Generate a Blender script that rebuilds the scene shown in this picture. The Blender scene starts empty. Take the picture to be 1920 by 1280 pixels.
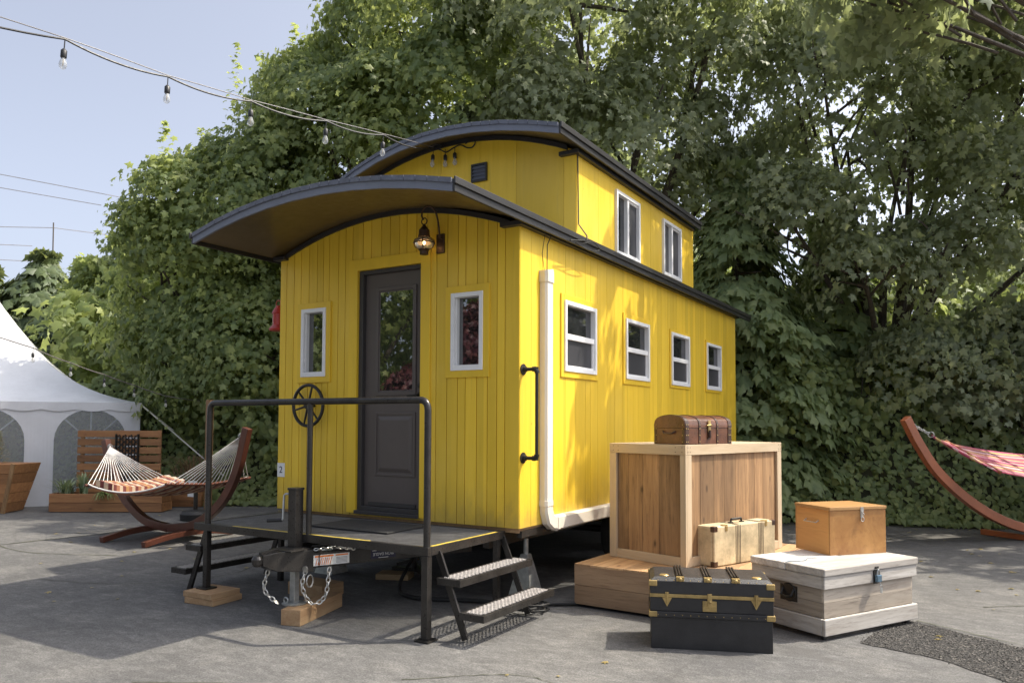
import bpy, math, random
import numpy as np
from mathutils import Vector, Matrix
from math import radians, sin, cos, pi
random.seed(7)
scene = bpy.context.scene
COL = scene.collection

# ------------------------------------------------------------ camera
CAM = Vector((2.9267, -4.9841, 1.3994))
yaw, pitch, roll = 0.5495, 0.0438, 0.0040
Fv = Vector((-sin(yaw)*cos(pitch), cos(yaw)*cos(pitch), sin(pitch)))
Rv = Vector((cos(yaw), sin(yaw), 0)); Uv = Rv.cross(Fv)
R2 = Rv*cos(roll)+Uv*sin(roll); U2 = -Rv*sin(roll)+Uv*cos(roll)
cd = bpy.data.cameras.new('camera'); cam = bpy.data.objects.new('camera', cd); COL.objects.link(cam)
m = Matrix((R2, U2, -Fv)).transposed().to_4x4(); m.translation = CAM
cam.matrix_world = m
cd.sensor_width = 36; cd.lens = 1460.1/1920*36
cd.shift_x = 13.03/1920; cd.shift_y = 88.64/1920
cd.clip_start = .05; cd.clip_end = 3000
scene.camera = cam
Fh = Vector((-sin(yaw), cos(yaw), 0)); Rh = Vector((cos(yaw), sin(yaw), 0))
def W(t, r, z=0.0):           # surveyed ground position: t metres ahead of, r metres right of the viewpoint
    p = Vector((CAM.x, CAM.y, 0)) + Fh*t + Rh*r; p.z = z; return p

# ------------------------------------------------------------ surveyed positions and exposure
SUN_E, SKY_S, EXPO = 2.75, .15, 1.18
STRING_A = [(-1.983, -3.706, 3.663), (-1.65, -2.504, 3.651), (-1.577, -1.872, 3.654), (-1.512, -1.248, 3.701), (-1.409, -0.601, 3.755), (-1.354, 0.016, 3.832), (-1.45, 0.85, 3.99)]
STRING_B = [(-6.827, -1.399, 2.679), (-6.931, 0.084, 2.291), (-7.537, 0.891, 2.185), (-7.922, 1.6, 2.077), (-8.205, 2.255, 1.957), (-8.42, 2.952, 1.818), (-8.468, 3.748, 1.752)]
PATCH = [(2.33, 1.12), (2.458, 1.338), (3.122, .932), (3.9, .46), (3.8, -.45), (3.089, .053), (2.677, .403), (2.224, .518)]
SEAM = [(2.50, 1.35), (3.9, .52), (-6.6, -.6), (-6.275, 1.98), (-5.995, 2.654)]
POWER = [(-46.83, 10.76, 15.57), (-42.83, 22.62, 15.35), (-44.83, 26.05, 16.09), (-46.85, 10.79, 14.75), (-43.12, 22.47, 14.69), (-44.42, 10.13, 10.96), (-42.63, 19.36, 12.55), (-44.79, 23.87, 13.36), (-42.22, 11.52, 10.19), (-43.71, 18.76, 11.5), (-42.23, 11.55, 9.46), (-42.41, 19.6, 10.55), (-42.65, 19.46, 10.31)]
OVERHANG = [((2.25, 3.9, 6.1), (.75, 1.4, .40)), ((2.3, 3.8, 6.25), (.7, 1.3, .35)), ((2.1, 4.9, 6.3), (.7, 1.2, .4)), ((2.7, 5.9, 7.1), (1.0, 1.5, .5)), ((2.6, 6.4, 7.0), (.9, 1.3, .5)), ((5.2, 7.8, 6.6), (1.8, 1.2, .9)), ((7.4, 7.6, 6.8), (1.6, 1.2, 1.2)), ((8.6, 9.2, 7.0), (2.0, 2.0, 1.6)), ((4.5, 9.6, 7.4), (2.0, 1.4, 1.2))]

# ------------------------------------------------------------ materials
def new_mat(name):
    m = bpy.data.materials.new(name); m.use_nodes = True
    nt = m.node_tree; b = nt.nodes['Principled BSDF']; return m, nt, b
def N(nt, typ, **kw):
    n = nt.nodes.new(typ)
    for k, v in kw.items():
        if k in n.inputs: n.inputs[k].default_value = v
        else: setattr(n, k, v)
    return n
def coords(nt, scale=(1,1,1), kind='Object', rot=(0,0,0)):
    tc = N(nt, 'ShaderNodeTexCoord'); mp = N(nt, 'ShaderNodeMapping')
    mp.inputs['Scale'].default_value = scale; mp.inputs['Rotation'].default_value = rot
    nt.links.new(tc.outputs[kind], mp.inputs['Vector']); return mp.outputs['Vector']
def noise(nt, vec, scale, detail=4, rough=.6, dist=0):
    n = N(nt, 'ShaderNodeTexNoise'); n.inputs['Scale'].default_value = scale
    n.inputs['Detail'].default_value = detail; n.inputs['Roughness'].default_value = rough
    n.inputs['Distortion'].default_value = dist
    nt.links.new(vec, n.inputs['Vector']); return n.outputs['Fac']
def ramp(nt, fac, stops):
    r = N(nt, 'ShaderNodeValToRGB'); e = r.color_ramp.elements
    while len(e) < len(stops): e.new(.5)
    for el, (p, c) in zip(e, stops):
        el.position = p; el.color = (c[0], c[1], c[2], 1) if hasattr(c, '__len__') else (c, c, c, 1)
    nt.links.new(fac, r.inputs['Fac']); return r.outputs['Color']
def mix(nt, a, b, fac, mode='MIX'):
    n = N(nt, 'ShaderNodeMix', data_type='RGBA', blend_type=mode)
    for s, v in ((0, fac), (6, a), (7, b)):
        if hasattr(v, 'is_linked') or hasattr(v, 'links'): nt.links.new(v, n.inputs[s])
        else: n.inputs[s].default_value = v if s == 0 else (v[0], v[1], v[2], 1)
    return n.outputs[2]
def bump(nt, b, h, strength=.3, dist=.01):
    n = N(nt, 'ShaderNodeBump'); n.inputs['Strength'].default_value = strength; n.inputs['Distance'].default_value = dist
    nt.links.new(h, n.inputs['Height']); nt.links.new(n.outputs['Normal'], b.inputs['Normal'])
def paint(name, col, rough=.5, var=.12, metal=0, scale=6, bumpy=.15, spec=.5, streak=(1,1,1), bs=60):
    m, nt, b = new_mat(name)
    v = coords(nt, streak); n1 = noise(nt, v, scale); n2 = noise(nt, v, scale*9, 6)
    lo = [c*(1-var) for c in col]; hi = [min(1, c*(1+var)) for c in col]
    c1 = ramp(nt, n1, [(.3, lo), (.7, hi)])
    c2 = mix(nt, c1, [c*(1-var*1.3) for c in col], ramp(nt, n2, [(.55, 0), (.8, .6)]))
    nt.links.new(c2, b.inputs['Base Color'])
    b.inputs['Metallic'].default_value = metal; b.inputs['Specular IOR Level'].default_value = spec
    rr = ramp(nt, n2, [(.3, rough*.85), (.75, min(1, rough*1.2))]); nt.links.new(rr, b.inputs['Roughness'])
    if bumpy: bump(nt, b, noise(nt, v, bs, 5), bumpy, .004)
    return m
def wood(name, light, dark, axis='X', scale=1.0, rough=.65, knots=True, board=None, grain=.5):
    """grain runs along the given object axis"""
    m, nt, b = new_mat(name)
    s = {'X': (1.2, 14, 14), 'Y': (14, 1.2, 14), 'Z': (14, 14, 1.2)}[axis]
    s = tuple(k*scale for k in s)
    v = coords(nt, s); vo = coords(nt, tuple(k*.22 if k > 3 else k*.6 for k in s))
    g = noise(nt, v, 1.6, 8, .65, .6); g2 = noise(nt, v, 7, 6, .7)
    c = ramp(nt, g, [(.25, dark), (.5, [(a+d)/2 for a, d in zip(light, dark)]), (.72, light)])
    c = mix(nt, c, [k*.62 for k in dark], ramp(nt, g2, [(.52, 0), (.72, grain)]))
    geo = N(nt, 'ShaderNodeNewGeometry')
    tint = ramp(nt, geo.outputs['Random Per Island'], [(0, .55), (.3, .85), (.6, 1.08), (1, 1.5)])
    c = mix(nt, c, tint, 1.0, 'MULTIPLY')
    if knots:
        vv = N(nt, 'ShaderNodeTexVoronoi'); vv.inputs['Scale'].default_value = 1.0
        kv = coords(nt, tuple((2.6 if k < 3 else 5.5)*1 for k in s)); nt.links.new(kv, vv.inputs['Vector'])
        kk = ramp(nt, vv.outputs['Distance'], [(.0, .9), (.05, .8), (.085, .25), (.12, 0)])
        kc = mix(nt, c, [k*.35 for k in dark], kk); c = kc
    nt.links.new(c, b.inputs['Base Color'])
    b.inputs['Roughness'].default_value = rough
    bump(nt, b, g2, .25, .003)
    return m

M = {}
M['yellow'] = paint('yellow_paint', (.77, .51, .032), .42, .10, scale=3, streak=(1, 1, .12), bumpy=.25, bs=30)
def yellow_wall():
    m, nt, b = new_mat('yellow_board_paint')
    v = coords(nt, (9, 9, .6)); n1 = noise(nt, v, 2, 6, .6, .3); n2 = noise(nt, coords(nt, (22, 22, 1.2)), 3, 8, .7)
    geo = N(nt, 'ShaderNodeNewGeometry')
    c = ramp(nt, n1, [(.3, (.74, .485, .026)), (.7, (.82, .55, .040))])
    t = ramp(nt, geo.outputs['Random Per Island'], [(0, .86), (1, 1.10)])
    c = mix(nt, c, t, 1, 'MULTIPLY')
    c = mix(nt, c, (.45, .27, .012), ramp(nt, n2, [(.6, 0), (.78, .4)]))
    vv = N(nt, 'ShaderNodeTexVoronoi'); vv.inputs['Scale'].default_value = 3.2
    nt.links.new(coords(nt, (1.6, 1.6, 1.0)), vv.inputs['Vector'])
    c = mix(nt, c, (.30, .15, .01), ramp(nt, vv.outputs['Distance'], [(.015, .75), (.035, 0)]))
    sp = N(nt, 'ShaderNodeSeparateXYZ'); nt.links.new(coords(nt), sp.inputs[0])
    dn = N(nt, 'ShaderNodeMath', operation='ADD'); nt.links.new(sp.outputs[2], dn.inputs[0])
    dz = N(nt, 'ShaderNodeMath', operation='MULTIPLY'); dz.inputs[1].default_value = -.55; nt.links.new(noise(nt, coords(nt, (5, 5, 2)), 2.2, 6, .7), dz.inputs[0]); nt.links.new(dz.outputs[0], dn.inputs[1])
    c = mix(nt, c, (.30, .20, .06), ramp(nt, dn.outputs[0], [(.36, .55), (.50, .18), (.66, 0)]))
    st_ = noise(nt, coords(nt, (16, 16, .8)), 1.6, 5, .6); c = mix(nt, c, (.50, .34, .05), ramp(nt, st_, [(.60, 0), (.72, .32)]))
    fd = noise(nt, coords(nt, (.7, .7, .5)), 1.5, 4, .6); c = mix(nt, c, (.86, .62, .12), ramp(nt, fd, [(.50, 0), (.70, .38)]))
    nt.links.new(c, b.inputs['Base Color']); b.inputs['Roughness'].default_value = .48
    bump(nt, b, n2, .3, .003); return m
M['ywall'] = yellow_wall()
def screen():
    m, nt, b = new_mat('insect_screen')
    b.inputs['Base Color'].default_value = (.045, .045, .050, 1); b.inputs['Roughness'].default_value = .35; b.inputs['Specular IOR Level'].default_value = .35
    return m
M['screen'] = screen()
M['groove'] = paint('groove_shadow_paint', (.36, .20, .010), .7, .1, bumpy=0)
M['dark'] = paint('dark_bronze_paint', (.022, .021, .021), .42, .2, scale=4, bumpy=.1)
M['steel'] = paint('black_steel', (.034, .031, .028), .30, .35, metal=.3, scale=8, bumpy=.12)
M['door'] = paint('door_brown', (.098, .082, .074), .42, .08, scale=2, bumpy=.05)
M['doorframe'] = paint('door_frame_black', (.042, .039, .038), .45, .1, scale=2, bumpy=.05)
M['soffit'] = paint('soffit_brown', (.115, .080, .030), .34, .12, scale=1.5, bumpy=.05)
M['roof'] = paint('slate_shingle', (.125, .136, .168), .8, .18, scale=14, bumpy=.5, bs=180)
M['fascia'] = paint('fascia_slate_paint', (.150, .164, .205), .5, .10, scale=3, bumpy=.1)
M['white'] = paint('white_vinyl', (.78, .78, .77), .35, .05, scale=3, bumpy=.03)
M['pipe'] = paint('cream_pipe', (.74, .68, .58), .35, .05, scale=2, bumpy=.03)
M['galv'] = paint('galvanised_steel', (.42, .43, .42), .35, .25, metal=.7, scale=20, bumpy=.1)
M['chain'] = paint('zinc_chain', (.55, .54, .50), .32, .2, metal=.8, scale=30, bumpy=.1)
M['rubber'] = paint('black_rubber', (.016, .016, .016), .6, .2, bumpy=.2)
M['mat'] = paint('doormat_rubber', (.022, .022, .022), .9, .3, scale=30, bumpy=.8, bs=120)
M['brass'] = paint('aged_brass', (.42, .30, .12), .42, .3, metal=.6, scale=20)
M['iron'] = paint('cast_iron', (.022, .020, .018), .4, .3, metal=.3, scale=20, bumpy=.3)
M['bronze'] = paint('lantern_bronze', (.070, .040, .024), .4, .3, metal=.5, scale=20)
M['trunk'] = paint('black_leatherette', (.022, .021, .021), .42, .35, scale=7, bumpy=.5, bs=200)
M['bark'] = paint('tree_bark', (.085, .07, .055), .9, .4, scale=5, bumpy=1, streak=(3, 3, .6))
M['soil'] = paint('dark_soil', (.060, .062, .038), 1, .4, scale=3, bumpy=.6)
M['cable'] = paint('black_cable', (.018, .018, .018), .5, .1, bumpy=0)
M['cablew'] = paint('grey_cable', (.16, .15, .15), .5, .1, bumpy=0)
M['red'] = paint('red_lamp_paint', (.42, .04, .03), .35, .2)
M['canvas'] = paint('white_tent_canvas', (.62, .63, .65), .6, .08, scale=2, bumpy=.5, bs=6)
M['clearpvc'] = None
M['terracotta'] = paint('hammock_stain', (.115, .040, .025), .36, .25, scale=3, streak=(2, 2, 2), bumpy=.2)
M['terracotta2'] = paint('orange_stain', (.33, .105, .045), .42, .2, scale=3, bumpy=.2)
M['rope'] = paint('white_rope', (.80, .78, .74), .8, .1, bumpy=0)
M['cedar_z'] = wood('cedar_vertical', (.38, .225, .105), (.145, .078, .034), 'Z', .6, grain=.8)
M['cedar_x'] = wood('cedar_planter', (.40, .20, .08), (.20, .085, .035), 'X', .8, grain=.5)
M['cedar_y'] = wood('cedar_lid', (.52, .33, .17), (.33, .18, .08), 'Y', .8)
M['pine_x'] = wood('pine_x', (.66, .53, .36), (.52, .385, .235), 'X', .9, knots=True, grain=.25)
M['pine_y'] = wood('pine_y', (.66, .53, .36), (.52, .385, .235), 'Y', .9, knots=True, grain=.25)
M['pine_z'] = wood('pine_z', (.66, .53, .36), (.52, .385, .235), 'Z', .9, knots=True, grain=.25)
M['lowbox_x'] = wood('lowbox_x', (.44, .29, .165), (.25, .145, .075), 'X', .7, grain=.7)
M['lumber'] = wood('lumber_y', (.52, .35, .19), (.34, .19, .09), 'Y', 1.0, knots=False)
M['lumber_x'] = wood('lumber_x', (.50, .36, .20), (.36, .23, .11), 'X', 1.0, knots=False)
M['white_wash'] = wood('whitewashed_board', (.66, .63, .58), (.32, .28, .235), 'Y', .7, knots=False, grain=.75)
M['white_wash_x'] = wood('whitewashed_board_x', (.66, .63, .58), (.32, .28, .235), 'X', .7, knots=False, grain=.75)
M['bare_y'] = wood('bare_chest_y', (.44, .385, .31), (.24, .19, .14), 'Y', .6, knots=False, grain=.9)
M['bare_x'] = wood('bare_chest_x', (.44, .39, .32), (.24, .19, .145), 'X', .6, knots=False, grain=.9)
M['amber'] = wood('varnished_box', (.56, .30, .10), (.30, .125, .035), 'Y', .22, rough=.35, knots=False, grain=.45)
M['amber_lid'] = wood('varnished_lid', (.55, .32, .13), (.42, .22, .08), 'Y', .35, rough=.35, knots=False, grain=.2)
M['leather'] = paint('brown_leather', (.115, .045, .022), .30, .45, scale=9, bumpy=.3)
M['leatherd'] = paint('dark_leather', (.050, .022, .012), .34, .35, scale=9, bumpy=.3)
M['vellum'] = paint('cream_vellum', (.54, .44, .27), .5, .34, scale=7, bumpy=.3)
M['stripe'] = paint('dark_stripe', (.07, .05, .03), .6, .1)
M['padlock'] = paint('padlock_blue', (.15, .24, .32), .3, .2, metal=.7)
M['paper'] = paint('paper_white', (.75, .75, .72), .6, .04, bumpy=0)
M['ink'] = paint('ink_dark', (.02, .02, .05), .6, .1, bumpy=0)
M['orange'] = paint('orange_print', (.75, .22, .05), .6, .1, bumpy=0)
M['yellowline'] = paint('edge_stripe_yellow', (.62, .46, .06), .5, .25, scale=14)
M['brick'] = paint('far_wall', (.3, .3, .3), .8, .2)

def glass_dark():
    m, nt, b = new_mat('window_glass')
    v = coords(nt); n = noise(nt, v, 3, 3)
    nt.links.new(ramp(nt, n, [(.35, (.012, .013, .014)), (.7, (.030, .032, .034))]), b.inputs['Base Color'])
    b.inputs['Roughness'].default_value = .03; b.inputs['Specular IOR Level'].default_value = .8
    b.inputs['IOR'].default_value = 1.6
    return m
M['glass'] = glass_dark()
def door_glass():
    m, nt, b = new_mat('door_glass')
    b.inputs['Base Color'].default_value = (.015, .017, .016, 1)
    b.inputs['Roughness'].default_value = .015; b.inputs['IOR'].default_value = 2.3
    b.inputs['Coat Weight'].default_value = 1; b.inputs['Coat Roughness'].default_value = .01
    return m
M['doorglass'] = door_glass()
def clear(name, tint, alpha, rough=.03):
    m, nt, b = new_mat(name)
    out = nt.nodes['Material Output']
    tr = N(nt, 'ShaderNodeBsdfTransparent'); tr.inputs['Color'].default_value = (*tint, 1)
    b.inputs['Base Color'].default_value = (.6, .62, .62, 1); b.inputs['Roughness'].default_value = rough
    mx = N(nt, 'ShaderNodeMixShader'); mx.inputs[0].default_value = alpha
    nt.links.new(tr.outputs[0], mx.inputs[1]); nt.links.new(b.outputs[0], mx.inputs[2])
    nt.links.new(mx.outputs[0], out.inputs['Surface']); return m
M['clearpvc'] = clear('clear_pvc_window', (.86, .89, .89), .24, .15)
M['bulbglass'] = clear('clear_bulb_glass', (.95, .95, .95), .35, .03)
def lampglass():
    m, nt, b = new_mat('amber_lamp_glass')
    b.inputs['Base Color'].default_value = (.95, .80, .60, 1); b.inputs['Roughness'].default_value = .08
    b.inputs['Transmission Weight'].default_value = .6
    return m
M['lampglass'] = lampglass()
def emit(name, col, s):
    m, nt, b = new_mat(name); b.inputs['Emission Color'].default_value = (*col, 1); b.inputs['Emission Strength'].default_value = s
    b.inputs['Base Color'].default_value = (*col, 1); return m
M['filament'] = emit('lamp_filament', (1, .72, .38), 9)

def leaf_mat(name, c1, c2, c3, trans=.45, yel=.42):
    m, nt, b = new_mat(name)
    geo = N(nt, 'ShaderNodeNewGeometry')
    c = ramp(nt, geo.outputs['Random Per Island'], [(0, c1), (.55, c2), (1, c3)])
    v = coords(nt); n = noise(nt, v, .55, 2)
    c = mix(nt, c, c3, ramp(nt, n, [(.50, 0), (.75, .5)]))
    nt.links.new(c, b.inputs['Base Color'])
    b.inputs['Roughness'].default_value = .48; b.inputs['Specular IOR Level'].default_value = .38
    tl = N(nt, 'ShaderNodeBsdfTranslucent')
    tc = mix(nt, c, (.9, 1.0, .28), yel); nt.links.new(tc, tl.inputs['Color'])
    mx = N(nt, 'ShaderNodeMixShader'); mx.inputs[0].default_value = trans
    nt.links.new(b.outputs[0], mx.inputs[1]); nt.links.new(tl.outputs[0], mx.inputs[2])
    nt.links.new(mx.outputs[0], nt.nodes['Material Output'].inputs['Surface']); return m
M['maple'] = leaf_mat('maple_foliage', (.105, .150, .068), (.170, .222, .090), (.285, .320, .110), .48)
M['maple2'] = leaf_mat('maple2_foliage', (.180, .212, .140), (.240, .275, .175), (.310, .345, .195), .48, .30)
M['thuja'] = leaf_mat('thuja_foliage', (.150, .205, .105), (.210, .268, .130), (.270, .320, .150), .40)
M['darkfir'] = leaf_mat('dark_fir_foliage', (.050, .072, .034), (.075, .105, .048), (.105, .135, .058), .25)
M['ivy'] = leaf_mat('ivy_foliage', (.150, .200, .095), (.215, .268, .120), (.300, .338, .140), .45)
M['redleaf'] = leaf_mat('purple_foliage', (.07, .02, .03), (.10, .03, .035), (.14, .045, .04), .3, .05)
M['succ'] = leaf_mat('grey_green_leaf', (.16, .22, .13), (.24, .30, .18), (.34, .38, .22), .2)
M['redgrass'] = leaf_mat('red_grass', (.13, .055, .055), (.22, .10, .085), (.32, .20, .13), .3)
M['fir'] = leaf_mat('golden_fir', (.16, .13, .05), (.24, .18, .07), (.30, .24, .10), .2)

def asphalt():
    m, nt, b = new_mat('asphalt')
    v = coords(nt)
    big = noise(nt, v, .35, 5, .6, .4); med = noise(nt, v, 2.3, 8, .7, .3); fine = noise(nt, v, 85, 4, .8); grit = noise(nt, v, 420, 2, .5)
    c = ramp(nt, big, [(.32, (.086, .085, .084)), (.62, (.124, .121, .115))])
    c = mix(nt, c, (.172, .166, .154), ramp(nt, med, [(.50, 0), (.66, .55)]))
    c = mix(nt, c, (.066, .064, .062), ramp(nt, noise(nt, v, 1.1, 6, .65, .5), [(.54, 0), (.68, .5)]))
    c = mix(nt, c, ramp(nt, noise(nt, v, 22, 6, .75), [(.3, .74), (.5, 1.0), (.7, 1.26)]), .9, 'MULTIPLY')
    c = mix(nt, c, ramp(nt, noise(nt, coords(nt, (1, 2.2, 1)), 6, 6, .7, .8), [(.42, .78), (.55, 1.0), (.66, 1.22)]), .9, 'MULTIPLY')
    f = mix(nt, c, ramp(nt, fine, [(.34, .50), (.5, 1.0), (.66, 1.6)]), .9, 'MULTIPLY')
    f = mix(nt, f, ramp(nt, grit, [(.38, .75), (.5, 1), (.68, 1.35)]), .6, 'MULTIPLY')
    # hairline cracks
    vo = N(nt, 'ShaderNodeTexVoronoi', feature='DISTANCE_TO_EDGE'); vo.inputs['Scale'].default_value = .16
    wv = N(nt, 'ShaderNodeMixRGB'); wv.inputs[0].default_value = .12
    nz = N(nt, 'ShaderNodeTexNoise'); nz.inputs['Scale'].default_value = 3; nz.inputs['Detail'].default_value = 6
    nt.links.new(v, nz.inputs['Vector']); nt.links.new(v, wv.inputs[1]); nt.links.new(nz.outputs['Color'], wv.inputs[2])
    nt.links.new(wv.outputs[0], vo.inputs['Vector'])
    crack = ramp(nt, vo.outputs['Distance'], [(.0, .35), (.0022, 0)])
    f = mix(nt, f, (.05, .048, .045), crack)
    # oil and damp stains
    st = ramp(nt, noise(nt, v, .9, 3, .5, 1.2), [(.66, 0), (.72, .6)])
    f = mix(nt, f, (.075, .072, .068), st)
    nt.links.new(f, b.inputs['Base Color'])
    b.inputs['Roughness'].default_value = .85
    h = mix(nt, fine, med, .35); bump(nt, b, h, .55, .012)
    return m
M['asphalt'] = asphalt()
def patch():
    m, nt, b = new_mat('gravelly_asphalt_patch')
    v = coords(nt); g = N(nt, 'ShaderNodeTexVoronoi'); g.inputs['Scale'].default_value = 75; nt.links.new(v, g.inputs['Vector'])
    c = ramp(nt, g.outputs['Color'], [(.2, (.026, .024, .022)), (.7, (.048, .045, .041)), (.97, (.17, .155, .135))])
    nt.links.new(c, b.inputs['Base Color']); b.inputs['Roughness'].default_value = .9
    bump(nt, b, g.outputs['Distance'], 1.0, .02); return m
M['patch'] = patch()
def stripes(name, axis, cols, scale=9):
    m, nt, b = new_mat(name)
    v = coords(nt); sp = N(nt, 'ShaderNodeSeparateXYZ'); nt.links.new(v, sp.inputs[0])
    mu = N(nt, 'ShaderNodeMath', operation='MULTIPLY'); mu.inputs[1].default_value = scale
    nt.links.new(sp.outputs[axis], mu.inputs[0])
    fr = N(nt, 'ShaderNodeMath', operation='FRACT'); nt.links.new(mu.outputs[0], fr.inputs[0])
    r = N(nt, 'ShaderNodeValToRGB'); r.color_ramp.interpolation = 'CONSTANT'; e = r.color_ramp.elements
    while len(e) < len(cols): e.new(.5)
    for i, (el, c) in enumerate(zip(e, cols)): el.position = i/len(cols); el.color = (*c, 1)
    nt.links.new(fr.outputs[0], r.inputs[0]); nt.links.new(r.outputs[0], b.inputs['Base Color'])
    b.inputs['Roughness'].default_value = .8; return m
M['hstripe'] = stripes('hammock_stripes', 0, [(.26, .10, .055), (.42, .34, .25), (.12, .03, .028), (.30, .14, .08), (.44, .37, .28), (.15, .04, .035), (.34, .19, .08)], 3.5)
M['pstripe'] = stripes('pink_hammock_stripes', 0, [(.50, .09, .14), (.60, .45, .40), (.30, .05, .09), (.62, .18, .22), (.55, .42, .15), (.45, .08, .16)], 6)

# ------------------------------------------------------------ object helpers
def tag(o, label=None, cat=None, group=None, kind=None):
    if label: o['label'] = label
    if cat: o['category'] = cat
    if group: o['group'] = group
    if kind: o['kind'] = kind
    return o
def thing(name, label, cat, loc=(0,0,0), rz=0, group=None):
    o = bpy.data.objects.new(name, None); o.empty_display_size = .1; COL.objects.link(o)
    o.location = loc; o.rotation_euler = (0, 0, rz)
    return tag(o, label, cat, group)
def rootmat(p):
    mm = Matrix.Identity(4)
    while p is not None:
        mm = Matrix.LocRotScale(p.location, p.rotation_euler, p.scale) @ mm; p = p.parent
    return mm
class MB:
    def __init__(s): s.v = []; s.f = []; s.mi = []
    def add(s, vs, fs, mi=0):
        b = len(s.v); s.v += [tuple(q) for q in vs]
        for f in fs: s.f.append(tuple(b+i for i in f)); s.mi.append(mi)
        return s
    def box(s, x0, x1, y0, y1, z0, z1, mi=0):
        vs = [(x, y, z) for z in (z0, z1) for y in (y0, y1) for x in (x0, x1)]
        return s.add(vs, [(0,2,3,1),(4,5,7,6),(0,1,5,4),(2,6,7,3),(0,4,6,2),(1,3,7,5)], mi)
    def obox(s, a, b, w, h, up=(0,0,1), mi=0):
        """box bar from a to b, width w (sideways) and height h (along up)"""
        a, b = Vector(a), Vector(b); d = (b-a).normalized(); u = Vector(up)
        sd = d.cross(u)
        if sd.length < 1e-4: sd = d.cross(Vector((1,0,0)))
        sd.normalize(); u = sd.cross(d)
        vs = []
        for p in (a, b):
            for i, j in ((-1,-1),(1,-1),(1,1),(-1,1)): vs.append(p+sd*w/2*i+u*h/2*j)
        return s.add(vs, [(3,2,1,0),(4,5,6,7),(0,1,5,4),(1,2,6,5),(2,3,7,6),(3,0,4,7)], mi)
    def tube(s, pts, r, n=10, closed=False, cap=True, mi=0):
        pts = [Vector(p) for p in pts]; k = len(pts)
        rs = r if hasattr(r, '__len__') else [r]*k
        vs = []; prev = None
        for i, p in enumerate(pts):
            if closed: t = pts[(i+1) % k]-pts[i-1]
            else: t = pts[min(i+1, k-1)]-pts[max(i-1, 0)]
            t.normalize()
            if prev is None:
                a = t.orthogonal().normalized()
            else:
                a = prev - t*prev.dot(t)
                if a.length < 1e-5: a = t.orthogonal()
                a.normalize()
            prev = a; b = t.cross(a)
            for j in range(n):
                an = 2*pi*j/n; vs.append(p+(a*cos(an)+b*sin(an))*rs[i])
        fs = []
        for i in range(k if closed else k-1):
            i2 = (i+1) % k
            for j in range(n):
                j2 = (j+1) % n; fs.append((i*n+j, i*n+j2, i2*n+j2, i2*n+j))
        if cap and not closed:
            fs.append(tuple(range(n))[::-1]); fs.append(tuple((k-1)*n+j for j in range(n)))
        return s.add(vs, fs, mi)
    def lathe(s, c, prof, n=20, axis='Z', mi=0):
        c = Vector(c); vs = []
        for r, h in prof:
            for j in range(n):
                a = 2*pi*j/n
                if axis == 'Z': q = (r*cos(a), r*sin(a), h)
                elif axis == 'Y': q = (r*cos(a), h, r*sin(a))
                else: q = (h, r*cos(a), r*sin(a))
                vs.append(c+Vector(q))
        fs = []
        for i in range(len(prof)-1):
            for j in range(n):
                j2 = (j+1) % n; fs.append((i*n+j, i*n+j2, (i+1)*n+j2, (i+1)*n+j))
        fs.append(tuple(range(n))[::-1]); fs.append(tuple((len(prof)-1)*n+j for j in range(n)))
        return s.add(vs, fs, mi)
    def torus(s, c, R, r, axis='Y', n=28, k=8, mi=0, sx=1, sz=1):
        c = Vector(c); pts = []
        for i in range(n):
            a = 2*pi*i/n
            q = {'Y': (R*sx*cos(a), 0, R*sz*sin(a)), 'Z': (R*cos(a), R*sin(a), 0), 'X': (0, R*sx*cos(a), R*sz*sin(a))}[axis]
            pts.append(c+Vector(q))
        return s.tube(pts, r, k, closed=True, mi=mi)
    def build(s, name, mats, parent=None, world=True, smooth=False, bevel=0, extra=None, angle=35):
        me = bpy.data.meshes.new(name); vs = s.v
        if parent is not None and world:
            inv = rootmat(parent).inverted(); vs = [tuple(inv @ Vector(q)) for q in vs]
        me.from_pydata(vs, [], s.f)
        if not isinstance(mats, (list, tuple)): mats = [mats]
        for mm in mats: me.materials.append(mm)
        me.polygons.foreach_set('material_index', s.mi)
        me.update()
        o = bpy.data.objects.new(name, me); COL.objects.link(o)
        if parent is not None: o.parent = parent
        if smooth:
            me.polygons.foreach_set('use_smooth', [True]*len(me.polygons))
            try: me.set_sharp_from_angle(angle=radians(angle))
            except Exception: pass
        if bevel:
            bv = o.modifiers.new('bevel', 'BEVEL'); bv.width = bevel; bv.segments = 2; bv.limit_method = 'ANGLE'; bv.angle_limit = radians(40)
        return o
def _each(s, name, mats, parent=None, **kw):
    par = list(range(len(s.v)))
    def find(i):
        while par[i] != i: par[i] = par[par[i]]; i = par[i]
        return i
    for f in s.f:
        for i in f[1:]: par[find(i)] = find(f[0])
    groups = {}
    for f, mi in zip(s.f, s.mi): groups.setdefault(find(f[0]), []).append((f, mi))
    outl = []
    for g in groups.values():
        ids = sorted({i for f, _ in g for i in f}); mp = {i: k for k, i in enumerate(ids)}; q = MB()
        q.v = [s.v[i] for i in ids]; q.f = [tuple(mp[i] for i in f) for f, _ in g]; q.mi = [m for _, m in g]
        outl.append(q.build(name, mats, parent, **kw))
    return outl
MB.each = _each
def arc(p0, p1, p2, n=8):     # quadratic bezier
    p0, p1, p2 = Vector(p0), Vector(p1), Vector(p2)
    return [p0*(1-t)**2+p1*2*t*(1-t)+p2*t*t for t in [i/n for i in range(n+1)]]
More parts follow.
